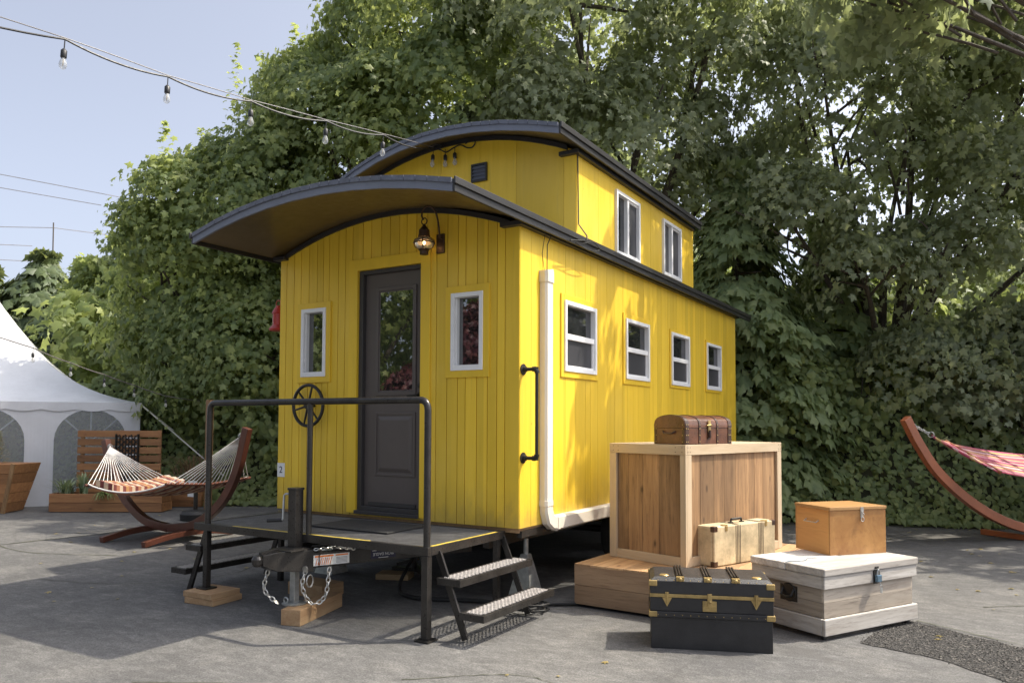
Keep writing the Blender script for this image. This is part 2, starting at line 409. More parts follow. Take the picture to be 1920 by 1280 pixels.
def spline(pts, n=8):
    pts = [Vector(p) for p in pts]; out = []
    P = [pts[0]*2-pts[1]]+pts+[pts[-1]*2-pts[-2]]
    for i in range(1, len(P)-2):
        for k in range(n):
            t = k/n; a, b, c, d = P[i-1], P[i], P[i+1], P[i+2]
            out.append(.5*((2*b)+(c-a)*t+(2*a-5*b+4*c-d)*t*t+(3*b-a-3*c+d)*t**3))
    out.append(pts[-1]); return out
def text_mesh(body, size, mat, parent, origin, xdir, ydir, name='lettering', depth=.001):
    cu = bpy.data.curves.new('t', 'FONT'); cu.body = body; cu.size = size; cu.align_x = 'CENTER'; cu.align_y = 'CENTER'; cu.extrude = depth
    to = bpy.data.objects.new('t', cu); COL.objects.link(to)
    dg = bpy.context.evaluated_depsgraph_get(); me = bpy.data.meshes.new_from_object(to.evaluated_get(dg))
    bpy.data.objects.remove(to)
    X = Vector(xdir).normalized(); Y = Vector(ydir).normalized(); Z = X.cross(Y)
    mm = Matrix((X, Y, Z)).transposed().to_4x4(); mm.translation = Vector(origin)
    me.transform(rootmat(parent).inverted() @ mm if parent is not None else mm)
    me.materials.clear(); me.materials.append(mat)
    o = bpy.data.objects.new(name, me); COL.objects.link(o); o.parent = parent; return o

# ============================================================ THE CABOOSE (X across, Y along, front wall at y=0, right wall at x=0)
WD, ZB, ZE, LEN = 2.55, .62, 2.87, 5.95
cab = thing('caboose', 'bright yellow wooden caboose tiny house with curved slate roofs and raised cupola on trailer', 'tiny house', (-1.275, 3, 0))
def arcz(x, base, sag): u = (x+WD/2)/(WD/2); return base+sag*(1-u*u)
def boards(mb, pos, spans, zfun0, zfun1, openings, gap=.005, axis='x', face=0.0, thick=.016, sign=-1):
    """vertical boards; spans are board edges; openings are (a0,a1,z0,z1)"""
    for a, b in zip(spans[:-1], spans[1:]):
        a += gap/2; b -= gap/2
        # split the board sideways where openings cut it
        cuts = sorted({a, b} | {q for o in openings for q in o[:2] if a < q < b})
        for c, d in zip(cuts[:-1], cuts[1:]):
            mid = (c+d)/2; z = zfun0(mid); segs = []
            ops = sorted([o for o in openings if o[0] <= mid <= o[1]], key=lambda o: o[2])
            for o in ops:
                if o[2] > z: segs.append((z, o[2], 0))
                z = max(z, o[3])
            segs.append((z, None, 1))
            for z0, z1, top in segs:
                za = z1 if not top else zfun1(c); zb = z1 if not top else zfun1(d)
                if min(za, zb) <= z0: continue
                f0, f1 = face, face+sign*thick
                if axis == 'x':
                    vs = [(c,f0,z0),(d,f0,z0),(d,f0,zb),(c,f0,za),(c,f1,z0),(d,f1,z0),(d,f1,zb),(c,f1,za)]
                else:
                    vs = [(f0,c,z0),(f0,d,z0),(f0,d,zb),(f0,c,za),(f1,c,z0),(f1,d,z0),(f1,d,zb),(f1,c,za)]
                mb.add(vs, [(0,1,2,3),(7,6,5,4),(4,5,1,0),(5,6,2,1),(6,7,3,2),(7,4,0,3)])
def edges(a, b, lo, hi, seed):
    r = random.Random(seed); e = [a]
    while e[-1] < b-hi*1.4: e.append(e[-1]+r.uniform(lo, hi))
    e.append(b); return e
T = .018
# front boards (outer face at y=0, so boards sit from T to 0)
doorO = (-1.60, -.92, .64, 2.69)
wl = (-2.258, -1.960, 1.80, 2.405); wr = (-.617, -.318, 1.805, 2.413)
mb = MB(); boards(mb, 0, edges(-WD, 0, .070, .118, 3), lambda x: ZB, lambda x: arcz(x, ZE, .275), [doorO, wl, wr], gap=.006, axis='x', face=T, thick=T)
front = mb.build('front_wall', M['ywall'], cab)
# backing just behind the boards, with the door recess left open
mb = MB(); boards(mb, 0, [-WD+.02+(WD-.04)*i/12 for i in range(13)], lambda x: ZB+.01, lambda x: arcz(x, ZE, .268), [doorO, wl, wr], gap=0, axis='x', face=.10, thick=.10-T-.001)
mb.build('wall_core', M['groove'], front)
# side wall
sw = [(.703+i*1.294, .703+i*1.294+.614, 1.827, 2.414) for i in range(4)]
ss = edges(.006, LEN, .098, .21, 5)
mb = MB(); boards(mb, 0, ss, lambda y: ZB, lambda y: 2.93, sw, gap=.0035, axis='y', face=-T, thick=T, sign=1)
side = mb.build('side_wall', M['ywall'], cab)
mb = MB(); boards(mb, 0, [.02, LEN-.01], lambda y: ZB+.01, lambda y: 2.93, sw, gap=0, axis='y', face=-.10, thick=.10-T-.001, sign=1); mb.build('wall_core', M['groove'], side)
# corner board strip on the right corner (front edge of side wall)
mb = MB()
boards(mb, 0, edges(.006, LEN, .15, .25, 6), lambda y: ZB, lambda y: 2.90, [], gap=.0035, axis='y', face=-WD+T, thick=T, sign=-1)
mb.box(-WD+T+.001, -WD+.1, .12, LEN-.01, ZB+.01, 2.88)
mb.build('far_side_wall', M['ywall'], cab)
mb = MB(); boards(mb, 0, edges(-WD, 0, .1, .2, 9), lambda x: ZB, lambda x: arcz(x, ZE, .27), [], gap=.004, axis='x', face=LEN, thick=T, sign=1)
mb.build('rear_wall', M['ywall'], cab)
mb = MB(); mb.box(-WD+.03, -.03, .05, LEN-.03, ZB-.04, ZB+.008); mb.build('floor_panel', M['lumber'], cab)

# door trim and window trim boards
def trimset(x0, x1, z0, z1, w=.05, bottom=True, name='window_trim'):
    mb = MB(); y0, y1 = -.014, -.001
    mb.box(x0-w, x0, y0, y1, z0-(w if bottom else 0), z1+w); mb.box(x1, x1+w, y0, y1, z0-(w if bottom else 0), z1+w)
    mb.box(x0, x1, y0-.0008, y1, z1, z1+w)
    if bottom: mb.box(x0, x1, y0-.0008, y1, z0-w, z0)
    return mb.build(name, M['yellow'], cab, bevel=.0015)
trimset(-1.60, -.92, .64, 2.69, .095, False, 'door_trim')
trimset(*wl, .052); trimset(*wr, .055)
def window_front(x0, x1, z0, z1):
    f = MB(); w = .034
    f.box(x0, x0+w, -.022, .06, z0, z1); f.box(x1-w, x1, -.022, .06, z0, z1)
    f.box(x0+w, x1-w, -.0205, .06, z1-w, z1); f.box(x0+w, x1-w, -.0205, .06, z0, z0+w*1.25)
    w2 = w+.010
    f.box(x0+w, x0+w2, .004, .06, z0+w, z1-w); f.box(x1-w2, x1-w, .004, .06, z0+w, z1-w)
    fr = f.build('window', M['white'], cab, bevel=.002)
    g = MB(); g.box(x0+w2, x1-w2, .040, .050, z0+w*1.2, z1-w); g.build('pane', M['doorglass'], fr)
window_front(*wl); window_front(*wr)
def window_side(y0, y1, z0, z1, x=0, kind='hung'):
    f = MB(); w = .034; o = x+.026
    f.box(x-.05, o, y0, y0+w, z0, z1); f.box(x-.05, o, y1-w, y1, z0, z1)
    f.box(x-.05, o-.0015, y0+w, y1-w, z1-w, z1); f.box(x-.05, o-.0015, y0+w, y1-w, z0, z0+w)
    fr = f.build('window', M['white'], cab, bevel=.002)
    s = MB(); i = .018
    if kind == 'hung':
        zm = (z0+z1)/2
        s.box(x-.030, x+.014, y0+w, y1-w, zm-.026, zm+.020)
        for a, b, c, d in ((y0+w, y0+w+i, z0+w, zm-.02), (y1-w-i, y1-w, z0+w, zm-.02)): s.box(x-.030, x+.006, a, b, c, d)
        s.box(x-.03, x+.006, y0+w+i, y1-w-i, z0+w, z0+w+i)
        s.build('sash', M['white'], fr, bevel=.0015)
        g = MB(); g.box(x-.030, x-.022, y0+w, y1-w, zm+.019, z1-w); g.build('pane', M['glass'], fr)
        g = MB(); g.box(x-.016, x-.009, y0+w+i, y1-w-i, z0+w+i, zm-.025); g.build('pane', M['screen'], fr)
        # half raised blind seen behind the upper pane
    else:
        ym = (y0+y1)/2
        s.box(x-.030, x+.016, ym-.02, ym+.02, z0+w, z1-w)
        s.box(x-.03, x+.006, ym+.02, y1-w, z1-w-i, z1-w); s.box(x-.03, x+.006, ym+.02, y1-w, z0+w, z0+w+i)
        s.build('sash', M['white'], fr, bevel=.0015)
        g = MB(); g.box(x-.030, x-.022, y0+w, ym-.019, z0+w, z1-w); g.build('pane', M['glass'], fr)
        g = MB(); g.box(x-.016, x-.009, ym+.019, y1-w, z0+w+i, z1-w-i); g.build('pane', M['screen'], fr)

for k, (a, b, c, d) in enumerate(sw):
    window_side(a, b, c, d)
    if k < 3 or True:
        t = MB(); w = .05 if k < 2 else .03
        t.box(.001, .013, a-w, a, c-w, d+w); t.box(.001, .013, b, b+w, c-w, d+w)
        t.box(.001, .0138, a, b, c-w, c); t.box(.001, .0138, a, b, d, d+w)
        t.build('window_trim', M['yellow'], cab, bevel=.0015)
# door
dy = .052
dr = MB()
X0, X1, Z0, Z1 = -1.555, -.925, .70, 2.655
dr.box(X0, X1, dy, dy+.04, Z0, Z1)
door = dr.build('door', M['door'], cab, bevel=.002)
fr = MB(); fr.box(-1.598, X0, .012, .098, .66, 2.688); fr.box(X0, -.9215, .0125, .098, 2.655, 2.688); fr.box(-.925, -.9205, .014, .05, .66, 2.655)
fr.build('door_frame', M['doorframe'], cab, bevel=.002)
th = MB(); th.box(-1.60, -.92, -.03, .09, .635, .664); th.box(-1.56, -.925, .012, .05, .664, .70); th.build('threshold', M['doorframe'], cab, bevel=.003)
def ring(mb, x0, x1, z0, z1, w, ya, yb):
    mb.box(x0, x0+w, ya, yb, z0, z1); mb.box(x1-w, x1, ya, yb, z0, z1); mb.box(x0+w, x1-w, ya+.0007, yb, z1-w, z1); mb.box(x0+w, x1-w, ya+.0007, yb, z0, z0+w)
gl = MB(); ring(gl, -1.435, -1.005, 1.625, 2.535, .030, dy-.014, dy); ring(gl, -1.405, -1.035, 1.655, 2.505, .012, dy-.006, dy)
gl.build('glazing_bead', M['door'], door, bevel=.003)
gl = MB(); gl.box(-1.393, -1.047, dy-.003, dy-.0005, 1.667, 2.493); gl.build('pane', M['doorglass'], door)
pn = MB(); ring(pn, -1.44, -1.01, .955, 1.485, .020, dy-.009, dy); pn.add([(-1.405,dy-.002,.99),(-1.045,dy-.002,.99),(-1.045,dy-.002,1.45),(-1.405,dy-.002,1.45),(-1.375,dy-.012,1.02),(-1.075,dy-.012,1.02),(-1.075,dy-.012,1.42),(-1.375,dy-.012,1.42)],
    [(0,1,5,4),(1,2,6,5),(2,3,7,6),(3,0,4,7),(4,5,6,7)]); pn.build('raised_panel', M['door'], door, bevel=.003)
hd = MB(); hd.lathe((-.965, dy-.006, 1.70), [(.022, .004), (.022, -.006), (.010, -.012)], 14, 'Y'); hd.tube([(-.965, dy-.012, 1.62), (-.965, dy-.045, 1.62), (-1.06, dy-.048, 1.615)], .009, 8)
hd.lathe((-.965, dy-.006, 1.62), [(.026, .004), (.026, -.006)], 14, 'Y'); hd.build('handle', M['iron'], door, smooth=True)
vt = MB(); vt.box(-1.50, -1.0, dy-.012, dy-.001, .705, .735); vt.build('door_sweep', M['doorframe'], door)

# ------------ roofs
def barrel_roof(name, fasc_name, x0, x1, yf, y1, ztop, sag_f, sag_b, ycurve, th=.078, side_h=.080, skew=0):
    xc = (x0+x1)/2; hw = (x1-x0)/2; nx = 18
    def zt(x, y):
        u = (x-xc)/hw; k = min(1, max(0, (y-ycurve[0])/(ycurve[1]-ycurve[0])))
        f = (u+1)/2*9; f0 = min(8, max(0, math.floor(f))); ua, ub = f0/9*2-1, (f0+1)/9*2-1; q = f-f0
        return ztop+(sag_f+(sag_b-sag_f)*k)*((1-ua*ua)*(1-q)+(1-ub*ub)*q)
    def fy(x): return yf+skew*(x1-x)/(x1-x0)
    ys = [yf, yf*.66+ycurve[1]*.34, yf*.33+ycurve[1]*.67, ycurve[1], (ycurve[1]+y1)/2, y1]
    xs = [x0+(x1-x0)*i/nx for i in range(nx+1)]
    # shell: roofing on top, soffit underneath
    for nm, lift, t, mt, inset in (('roof', 0, .022, M['roof'], 0), ('soffit', -.024, .030, M['soffit'], .018)):
        mb = MB(); vs = []
        X = [min(max(x, x0+inset), x1-inset) for x in xs]; Y = [max(ys[0]+inset, y) for y in ys]
        for dz in (lift, lift-t):
            for jy, y in enumerate(Y):
                for x in X:
                    yy_ = fy(x)+inset if jy == 0 else (y+(fy(x)-yf)*(.66 if jy == 1 else .33) if jy < 3 else y); vs.append((x, yy_, zt(x, yy_)+dz))
        n = nx+1; m_ = len(Y)*n; fs = []
        for j in range(len(Y)-1):
            for i in range(nx):
                a = j*n+i; fs.append((a, a+1, a+n+1, a+n)); fs.append((m_+a, m_+a+n, m_+a+n+1, m_+a+1))
        for i in range(nx):
            fs.append((i, m_+i, m_+i+1, i+1)); a = (len(Y)-1)*n+i; fs.append((a, a+1, m_+a+1, m_+a))
        for j in range(len(Y)-1):
            a = j*n; fs.append((a, a+n, m_+a+n, m_+a)); a += nx; fs.append((a, m_+a, m_+a+n, a+n))
        mb.add(vs, fs); ob = mb.build(nm, mt, cab, smooth=(nm == 'soffit'), angle=50)
        if nm == 'roof': rf = ob
    # front fascia: plain band below, shingle band above, following the arch
    def band(y, z0o, z1o, d, cuts=0, gap=0, xs_=None):
        mb = MB(); k = cuts or 11; g = gap
        for i in range(k):
            a = x0+(x1-x0)*i/k+g; b = x0+(x1-x0)*(i+1)/k-g
            ya, yb = y+fy(a)-yf, y+fy(b)-yf; za, zb = zt(a, fy(a)), zt(b, fy(b))
            mb.add([(a,ya-d,za+z0o),(b,yb-d,zb+z0o),(b,yb-d,zb+z1o),(a,ya-d,za+z1o),
                    (a,ya,za+z0o),(b,yb,zb+z0o),(b,yb,zb+z1o),(a,ya,za+z1o)],
                   [(0,1,2,3),(7,6,5,4),(4,5,1,0),(5,6,2,1),(6,7,3,2),(7,4,0,3)])
        return mb
    band(yf-.001, -th, .002, .020, 9).build('fascia', M['fascia'], rf)
    band(yf-.022, -.026, .008, .012, 27, .0022).build('shingle_edge', M['roof'], rf)
    # side fascia boards with a drip rail on top
    for sx, xo in ((1, x1), (-1, x0)):
        mb = MB(); z = ztop
        a, b = (xo+.001, xo+.019) if sx > 0 else (xo-.019, xo-.001)
        ye = fy(xo); mb.box(a, b, ye-.02, y1, z-side_h, z+.004)
        mb.build('side_fascia', M['dark'], rf, bevel=.002)
        mb = MB(); a, b = (xo+.020, xo+.034) if sx > 0 else (xo-.034, xo-.020)
        mb.box(a, b, ye-.034, y1, z-.034, z+.012); mb.build('drip_rail', M['dark'], rf, bevel=.003)
    return rf, zt
lroof, lz = barrel_roof('roof', 'f', -2.63, .075, -.96, 6.42, 2.952, .170, .262, (-.95, 0), skew=.10)
uroof, uz = barrel_roof('roof', 'f', -2.60, .075, .50, 4.13, 3.800, .215, .320, (.5, .95), skew=.26)
lroof['label'] = 'lower curved roof reaching over the porch'; uroof['label'] = 'upper curved roof over the cupola'
# eave beams and dark arch trim
mb = MB()
for xa, xb in ((-.145, .045), (-WD-.045, -WD+.1)): mb.box(xa, xb, -.055, 6.0, 2.872, 2.905)
mb.each('eave_beam', M['dark'], cab, bevel=.002)
mb = MB()
for xa, xb in ((-.145, .045), (-WD-.045, -WD+.1)): mb.box(xa, xb, .90, 4.06, 3.70, 3.735)
mb.each('eave_beam', M['dark'], cab, bevel=.002)
def archtrim(y, base, sag, z0, z1, d=.02):
    mb = MB(); n = 20
    for i in range(n):
        a = -WD+.08+(WD-.16)*i/n; b = -WD+.08+(WD-.16)*(i+1)/n
        mb.add([(a,y-d,arcz(a,base,sag)+z0),(b,y-d,arcz(b,base,sag)+z0),(b,y-d,arcz(b,base,sag)+z1),(a,y-d,arcz(a,base,sag)+z1),
                (a,y,arcz(a,base,sag)+z0),(b,y,arcz(b,base,sag)+z0),(b,y,arcz(b,base,sag)+z1),(a,y,arcz(a,base,sag)+z1)],
               [(0,1,2,3),(7,6,5,4),(4,5,1,0),(5,6,2,1),(6,7,3,2),(7,4,0,3)])
    return mb.build('arch_trim', M['dark'], cab)
archtrim(-.001, ZE, .265, -.018, .022)
# ------------ cupola walls
UB, UT = 2.93, 3.74
mb = MB(); boards(mb, 0, [-WD, -1.99, -1.43, -.99, -.60, -.12, 0], lambda x: UB, lambda x: arcz(x, 3.735, .31), [], gap=.003, axis='x', face=.95+T, thick=T)
uf = mb.build('cupola_front_wall', M['ywall'], cab)
mb = MB()
for i in range(12):
    a = -WD+.02+(WD-.04)*i/12; b = -WD+.02+(WD-.04)*(i+1)/12
    mb.add([(a,.95+T+.001,UB),(b,.95+T+.001,UB),(b,.95+T+.001,arcz(b,3.73,.30)),(a,.95+T+.001,arcz(a,3.73,.30)),(a,1.05,UB),(b,1.05,UB),(b,1.05,arcz(b,3.73,.30)),(a,1.05,arcz(a,3.73,.30))],
           [(0,1,2,3),(7,6,5,4),(4,5,1,0),(5,6,2,1),(6,7,3,2),(7,4,0,3)])
mb.build('wall_core', M['groove'], uf)
uo = [(1.768, 2.362, 3.00, 3.615), (3.04, 3.63, 3.015, 3.625)]
mb = MB(); boards(mb, 0, [.956, 1.08, 1.40, 1.66, 2.42, 2.70, 2.98, 3.70, 3.95, 4.10], lambda y: UB, lambda y: 3.75, uo, gap=.003, axis='y', face=-T, thick=T, sign=1)
us = mb.build('cupola_side_wall', M['ywall'], cab)
mb = MB(); boards(mb, 0, [.98, 4.09], lambda y: UB, lambda y: 3.75, uo, gap=0, axis='y', face=-.10, thick=.10-T-.001, sign=1); mb.build('wall_core', M['groove'], us)
for o in uo: window_side(*o, kind='slide')
mb = MB(); mb.box(-WD+.002, -WD+.06, .97, 4.09, UB, 3.74)
mb.build('cupola_far_wall', M['ywall'], cab)
mb = MB(); boards(mb, 0, [-WD, -1.7, -.85, 0], lambda x: UB, lambda x: arcz(x, 3.735, .31), [], gap=.003, axis='x', face=4.10, thick=T, sign=1); mb.build('cupola_rear_wall', M['ywall'], cab)
archtrim(.949, 3.735, .30, -.018, .022)
# gable vent
vg = MB(); ring(vg, -1.075, -.905, 3.622, 3.79, .016, .928, .949); v = vg.build('vent', M['dark'], cab)
vg = MB()
for k in range(4):
    z = 3.645+k*.034
    vg.add([(-1.058,.925,z),(-.922,.925,z),(-.922,.944,z+.026),(-1.058,.944,z+.026),(-1.058,.928,z-.003),(-.922,.928,z-.003),(-.922,.947,z+.023),(-1.058,.947,z+.023)],
           [(0,1,2,3),(7,6,5,4),(4,5,1,0),(5,6,2,1),(6,7,3,2),(7,4,0,3)])
vg.box(-1.058, -.922, .9465, .949, 3.635, 3.778); vg.build('louvre', M['fascia'], v)
# flashing where cupola meets roof
# ------------ things fixed to the walls
# cream down conduit
dp = MB()
def rpath(mb, pts, w, d, mi=0):   # rounded rectangular duct lying on the side wall
    mb_pts = pts
    for a, b in zip(pts[:-1], pts[1:]): pass
cx = .012; hw = .083; dd = .062
def duct(mb, pth, w, d):
    pth = [Vector(p) for p in pth]; vs = []; prof = [(-1, 0), (-1, .7), (-.75, 1), (.75, 1), (1, .7), (1, 0)]
    for i, p in enumerate(pth):
        t = (pth[min(i+1, len(pth)-1)]-pth[max(i-1, 0)]).normalized(); sd = t.cross(Vector((1,0,0))).normalized()
        for u, v_ in prof: vs.append(p+sd*u*w/2+Vector((1,0,0))*v_*d)
    n = len(prof); fs = []
    for i in range(len(pth)-1):
        for j in range(n):
            j2 = (j+1) % n; fs.append((i*n+j, i*n+j2, (i+1)*n+j2, (i+1)*n+j))
    fs.append(tuple(range(n))[::-1]); fs.append(tuple((len(pth)-1)*n+j for j in range(n)))
    mb.add(vs, fs)
duct(dp, [(.002, .365, 2.51), (.002, .365, .80), (.002, .372, .72), (.002, .40, .655), (.002, .45, .625), (.002, .52, .615), (.002, 5.6, .615)], .115, .062)
pipe = dp.build('conduit', M['pipe'], cab, smooth=True, angle=30)
dp = MB(); duct(dp, [(.001, .365, 2.50), (.001, .365, 2.56), (.001, .358, 2.60)], .128, .07); duct(dp, [(.001, .365, .80), (.001, .365, .76)], .123, .067); duct(dp, [(.001, .50, .615), (.001, .54, .615)], .123, .067)
dp.each('pipe_collar', M['pipe'], pipe, smooth=True, angle=30)
wi = MB(); wi.tube([(.06, .38, 2.87), (.03, .375, 2.80), (.03, .37, 2.58)], .004, 6); wi.tube([(.05, .30, 2.87), (.02, .31, 2.72), (.02, .35, 2.58)], .0025, 6)
wi.tube([(.008, .962, 3.70), (.010, .965, 3.4), (.012, .97, 3.1), (.10, .95, 2.985), (.125, .90, 2.93), (.118, .6, 2.875)], .006, 6)
wi.tube(spline([(.118, .6, 2.87), (.125, .8, 2.885), (.13, 1.0, 2.94), (.125, 1.15, 2.90), (.12, .95, 2.86), (.118, .7, 2.87)], 4), .004, 6)
wi.build('wire', M['cable'], cab, smooth=True)
# pipe grab rail
gr = MB(); gy = .05
gr.tube([(.02, gy, 1.80), (.12, gy, 1.80)], .014, 10); gr.tube([(.12, gy, 1.815), (.12, gy, 1.125)], .0135, 10); gr.tube([(.02, gy, 1.14), (.12, gy, 1.14)], .014, 10)
grab = gr.build('grab_rail', M['iron'], cab, smooth=True)
gr = MB()
for z in (1.80, 1.14):
    gr.lathe((0, gy, z), [(.042, .001), (.042, .008), (.022, .011), (.021, .03)], 16, 'X')
    gr.tube([(.085, gy, z), (.108, gy, z)], .020, 10); s = -1 if z > 1.5 else 1
    gr.tube(arc((.10, gy, z), (.12, gy, z), (.12, gy, z+s*.03), 5), .019, 10)
gr.each('pipe_fitting', M['iron'], grab, smooth=True)
# brake hand wheel on the front wall
hw_ = MB(); c = (-2.10, -.075, 1.545); hw_.torus(c, .178, .015, 'Y', 36, 8)
for k in range(6):
    a = 2*pi*k/6+.25; hw_.tube([(c[0]+.02*cos(a), c[1], c[2]+.02*sin(a)), (c[0]+.17*cos(a), c[1], c[2]+.17*sin(a))], [.011, .008], 8)
hw_.lathe(c, [(.030, -.025), (.034, 0), (.030, .03), (.014, .035), (.014, .075)], 16, 'Y')
hw_.build('brake_wheel', M['iron'], cab, smooth=True)
# number plate
pl = MB(); pl.box(-2.548, -2.455, -.004, -.0005, .905, 1.030); plate = pl.build('number_plate', M['paper'], cab)
text_mesh('2', .085, M['ink'], plate, (-2.502, -.0045, .967), (1,0,0), (0,0,1), 'lettering')
# amber wall lantern
la = MB(); la.box(-.765, -.690, -.018, -.001, 2.745, 2.90); 
lamp = la.build('wall_lantern', M['bronze'], cab, bevel=.003)
la = MB(); lc = Vector((-.80, -.13, 0))
la.tube([(-.708, -.01, 2.86), (-.708, -.05, 2.865)]+[tuple(q) for q in arc((-.708, -.05, 2.865), (-.70, -.08, 3.10), (-.765, -.12, 3.105), 6)][1:]+[tuple(q) for q in arc((-.765, -.12, 3.105), (-.83, -.13, 3.10), (-.826, -.13, 3.03), 5)][1:]+[(-.81, -.13, 3.0)], .0075, 8)
la.torus((lc.x, lc.y, 2.985), .026, .005, 'Y', 16, 6)
la.build('bracket', M['bronze'], lamp, smooth=True)
la = MB(); la.lathe((lc.x, lc.y, 0), [(.006, 2.965), (.012, 2.955), (.018, 2.945), (.032, 2.925), (.042, 2.915), (.043, 2.875), (.048, 2.872), (.048, 2.862), (.03, 2.86)], 20)
la.build('cap', M['bronze'], lamp, smooth=True); la = MB(); la.lathe((lc.x, lc.y, 0), [(.038, 2.765), (.042, 2.762), (.042, 2.755), (.034, 2.75), (.034, 2.722), (.02, 2.718)], 20); la.build('base', M['bronze'], lamp, smooth=True)
la = MB(); la.lathe((lc.x, lc.y, 0), [(.03, 2.861), (.058, 2.85), (.074, 2.83), (.079, 2.812), (.074, 2.794), (.058, 2.775), (.036, 2.765)], 20); la.build('glass_globe', M['lampglass'], lamp, smooth=True)
la = MB(); la.lathe((lc.x, lc.y, 0), [(.006, 2.84), (.015, 2.825), (.015, 2.80), (.008, 2.785)], 10); la.build('bulb', M['filament'], lamp, smooth=True)
la = MB(); la.torus((lc.x, lc.y, 2.812), .084, .004, 'Z', 20, 6); la.torus((lc.x, lc.y, 2.83), .078, .003, 'Z', 20, 6)
for k in range(4):
    a = pi/2*k+.5; la.tube([(lc.x+.04*cos(a), lc.y+.04*sin(a), 2.862), (lc.x+.078*cos(a), lc.y+.078*sin(a), 2.84), (lc.x+.084*cos(a), lc.y+.084*sin(a), 2.812), (lc.x+.07*cos(a), lc.y+.07*sin(a), 2.78), (lc.x+.04*cos(a), lc.y+.04*sin(a), 2.76)], .0032, 6)
la.build('guard', M['bronze'], lamp, smooth=True)
# red marker lamp and black rail on the far front corner
rl = MB(); rc = (-2.64, .06, 0)
rl.lathe(rc, [(.075, 2.245), (.085, 2.26), (.06, 2.29), (.05, 2.30), (.05, 2.40), (.06, 2.405), (.045, 2.44), (.03, 2.46), (.02, 2.48)], 18)
rl.box(-2.60, -2.552, .04, .08, 2.30, 2.42); rl.torus((-2.64, .06, 2.50), .03, .005, 'Y', 14, 5)
rl.build('marker_lamp', M['red'], cab, smooth=True)
bl = MB(); bl.tube([(-2.555, .10, 1.78), (-2.60, .10, 1.78), (-2.60, .10, 1.12), (-2.555, .10, 1.12)], .013, 8); bl.build('grab_rail', M['iron'], cab, smooth=True)

# ------------ trailer under the house
ch = MB()
for x in (-2.25, -.32): ch.obox((x, .05, .51), (x, 5.9, .51), .06, .13)
for k in range(9): ch.obox((-2.27, .3+k*.66, .52), (-.30, .3+k*.66, .52), .05, .08)
ch.obox((-WD+.03, .06, .55), (-WD+.03, 5.9, .55), .05, .06); ch.obox((-.03, .06, .57), (-.03, 5.9, .57), .04, .05)
ch.build('chassis', M['steel'], cab)
def beamm(a, b, w=.055, h=.105): ch = MB(); ch.obox(a, b, w, h); return ch
a_ = beamm((-1.225, -1.12, .425), (-.60, .25, .425)); a_.obox((-1.325, -1.12, .425), (-1.95, .25, .425), .055, .115); 
a_.obox((-1.42, -.90, .43), (-1.10, -.90, .43), .05, .11)
draw = a_.build('drawbar', M['steel'], cab, bevel=.004)
co = MB()
co.add([(-1.385,-.96,.345),(-1.115,-.96,.345),(-1.115,-.96,.500),(-1.385,-.96,.500),(-1.335,-1.20,.375),(-1.215,-1.20,.375),(-1.215,-1.20,.505),(-1.335,-1.20,.505),(-1.305,-1.30,.425),(-1.245,-1.30,.425),(-1.245,-1.30,.495),(-1.305,-1.30,.495)],
       [(0,1,2,3),(4,5,1,0),(5,6,2,1),(6,7,3,2),(7,4,0,3),(8,9,5,4),(9,10,6,5),(10,11,7,6),(11,8,4,7),(8,11,10,9)])
co.lathe((-1.275, -1.325, .462), [(.024, -.04), (.036, -.02), (.038, .01), (.026, .03), (.010, .036)], 16)
co.obox((-1.275, -1.30, .505), (-1.275, -1.15, .515), .03, .02)
co.box(-1.36, -1.14, -1.15, -.955, .501, .512)
co.build('coupler', M['steel'], draw, bevel=.003)
JX, JY = -1.275, -.985
def J(x, y): return JX+(x+1.16), JY+(y+1.10)
jk = MB(); jk.box(JX-.038, JX+.038, JY-.038, JY+.038, .47, .925); jk.box(JX-.043, JX+.043, JY-.043, JY+.043, .915, .932); jack = jk.build('jack', M['steel'], draw, bevel=.004)
jk = MB(); jk.box(JX-.024, JX+.024, JY-.024, JY+.024, .12, .48); jk.build('jack_leg', M['galv'], jack, bevel=.003)
jk = MB(); jk.lathe((JX, JY, .11), [(.085, 0), (.088, .006), (.07, .012), (.04, .014)], 20); jk.torus((JX-.03, JY-.05, .14), .020, .006, 'Y', 10, 5); jk.build('jack_foot', M['galv'], jack, smooth=True)
jk = MB(); jk.tube([(JX-.04, JY-.01, .885), (JX-.075, JY-.03, .885), (JX-.08, JY-.035, .875), (JX-.085, JY-.04, .71), (JX-.09, JY-.045, .70)], .008, 8); hdl = jk.build('jack_handle', M['galv'], jack, smooth=True)
jk = MB(); jk.tube([(JX-.09, JY-.045, .70), (JX-.18, JY-.10, .695)], .013, 10); jk.build('grip', M['rubber'], hdl, smooth=True)
# label on the beam and maker's plate (upside down on the beam)
bd = Vector((-.60+1.225, .25+1.12, .0)).normalized(); bn = bd.cross(Vector((0,0,1))).normalized(); bu = bn.cross(bd)*1
def onbeam(s, z=0, out=.0285): return Vector((-1.225, -1.12, .425))+bd*s+Vector((0,0,1))*z+bn*out
def decal(name, s0, s1, z0, z1, mat, parent, out=.0285):
    d = MB(); d.add([onbeam(s0, z0, out), onbeam(s1, z0, out), onbeam(s1, z1, out), onbeam(s0, z1, out), onbeam(s0, z0, out+.0008), onbeam(s1, z0, out+.0008), onbeam(s1, z1, out+.0008), onbeam(s0, z1, out+.0008)],
        [(3,2,1,0),(4,5,6,7),(0,1,5,4),(1,2,6,5),(2,3,7,6),(3,0,4,7)]); return d.build(name, mat, parent)
st = decal('warning_label', .19, .46, -.040, .035, M['paper'], draw)
d = MB()
def quad(s0, s1, z0, z1, sk=0):
    o = .0296; d.add([onbeam(s0, z0, o), onbeam(s1, z0, o), onbeam(s1+sk, z1, o), onbeam(s0+sk, z1, o)], [(0,1,2,3)])
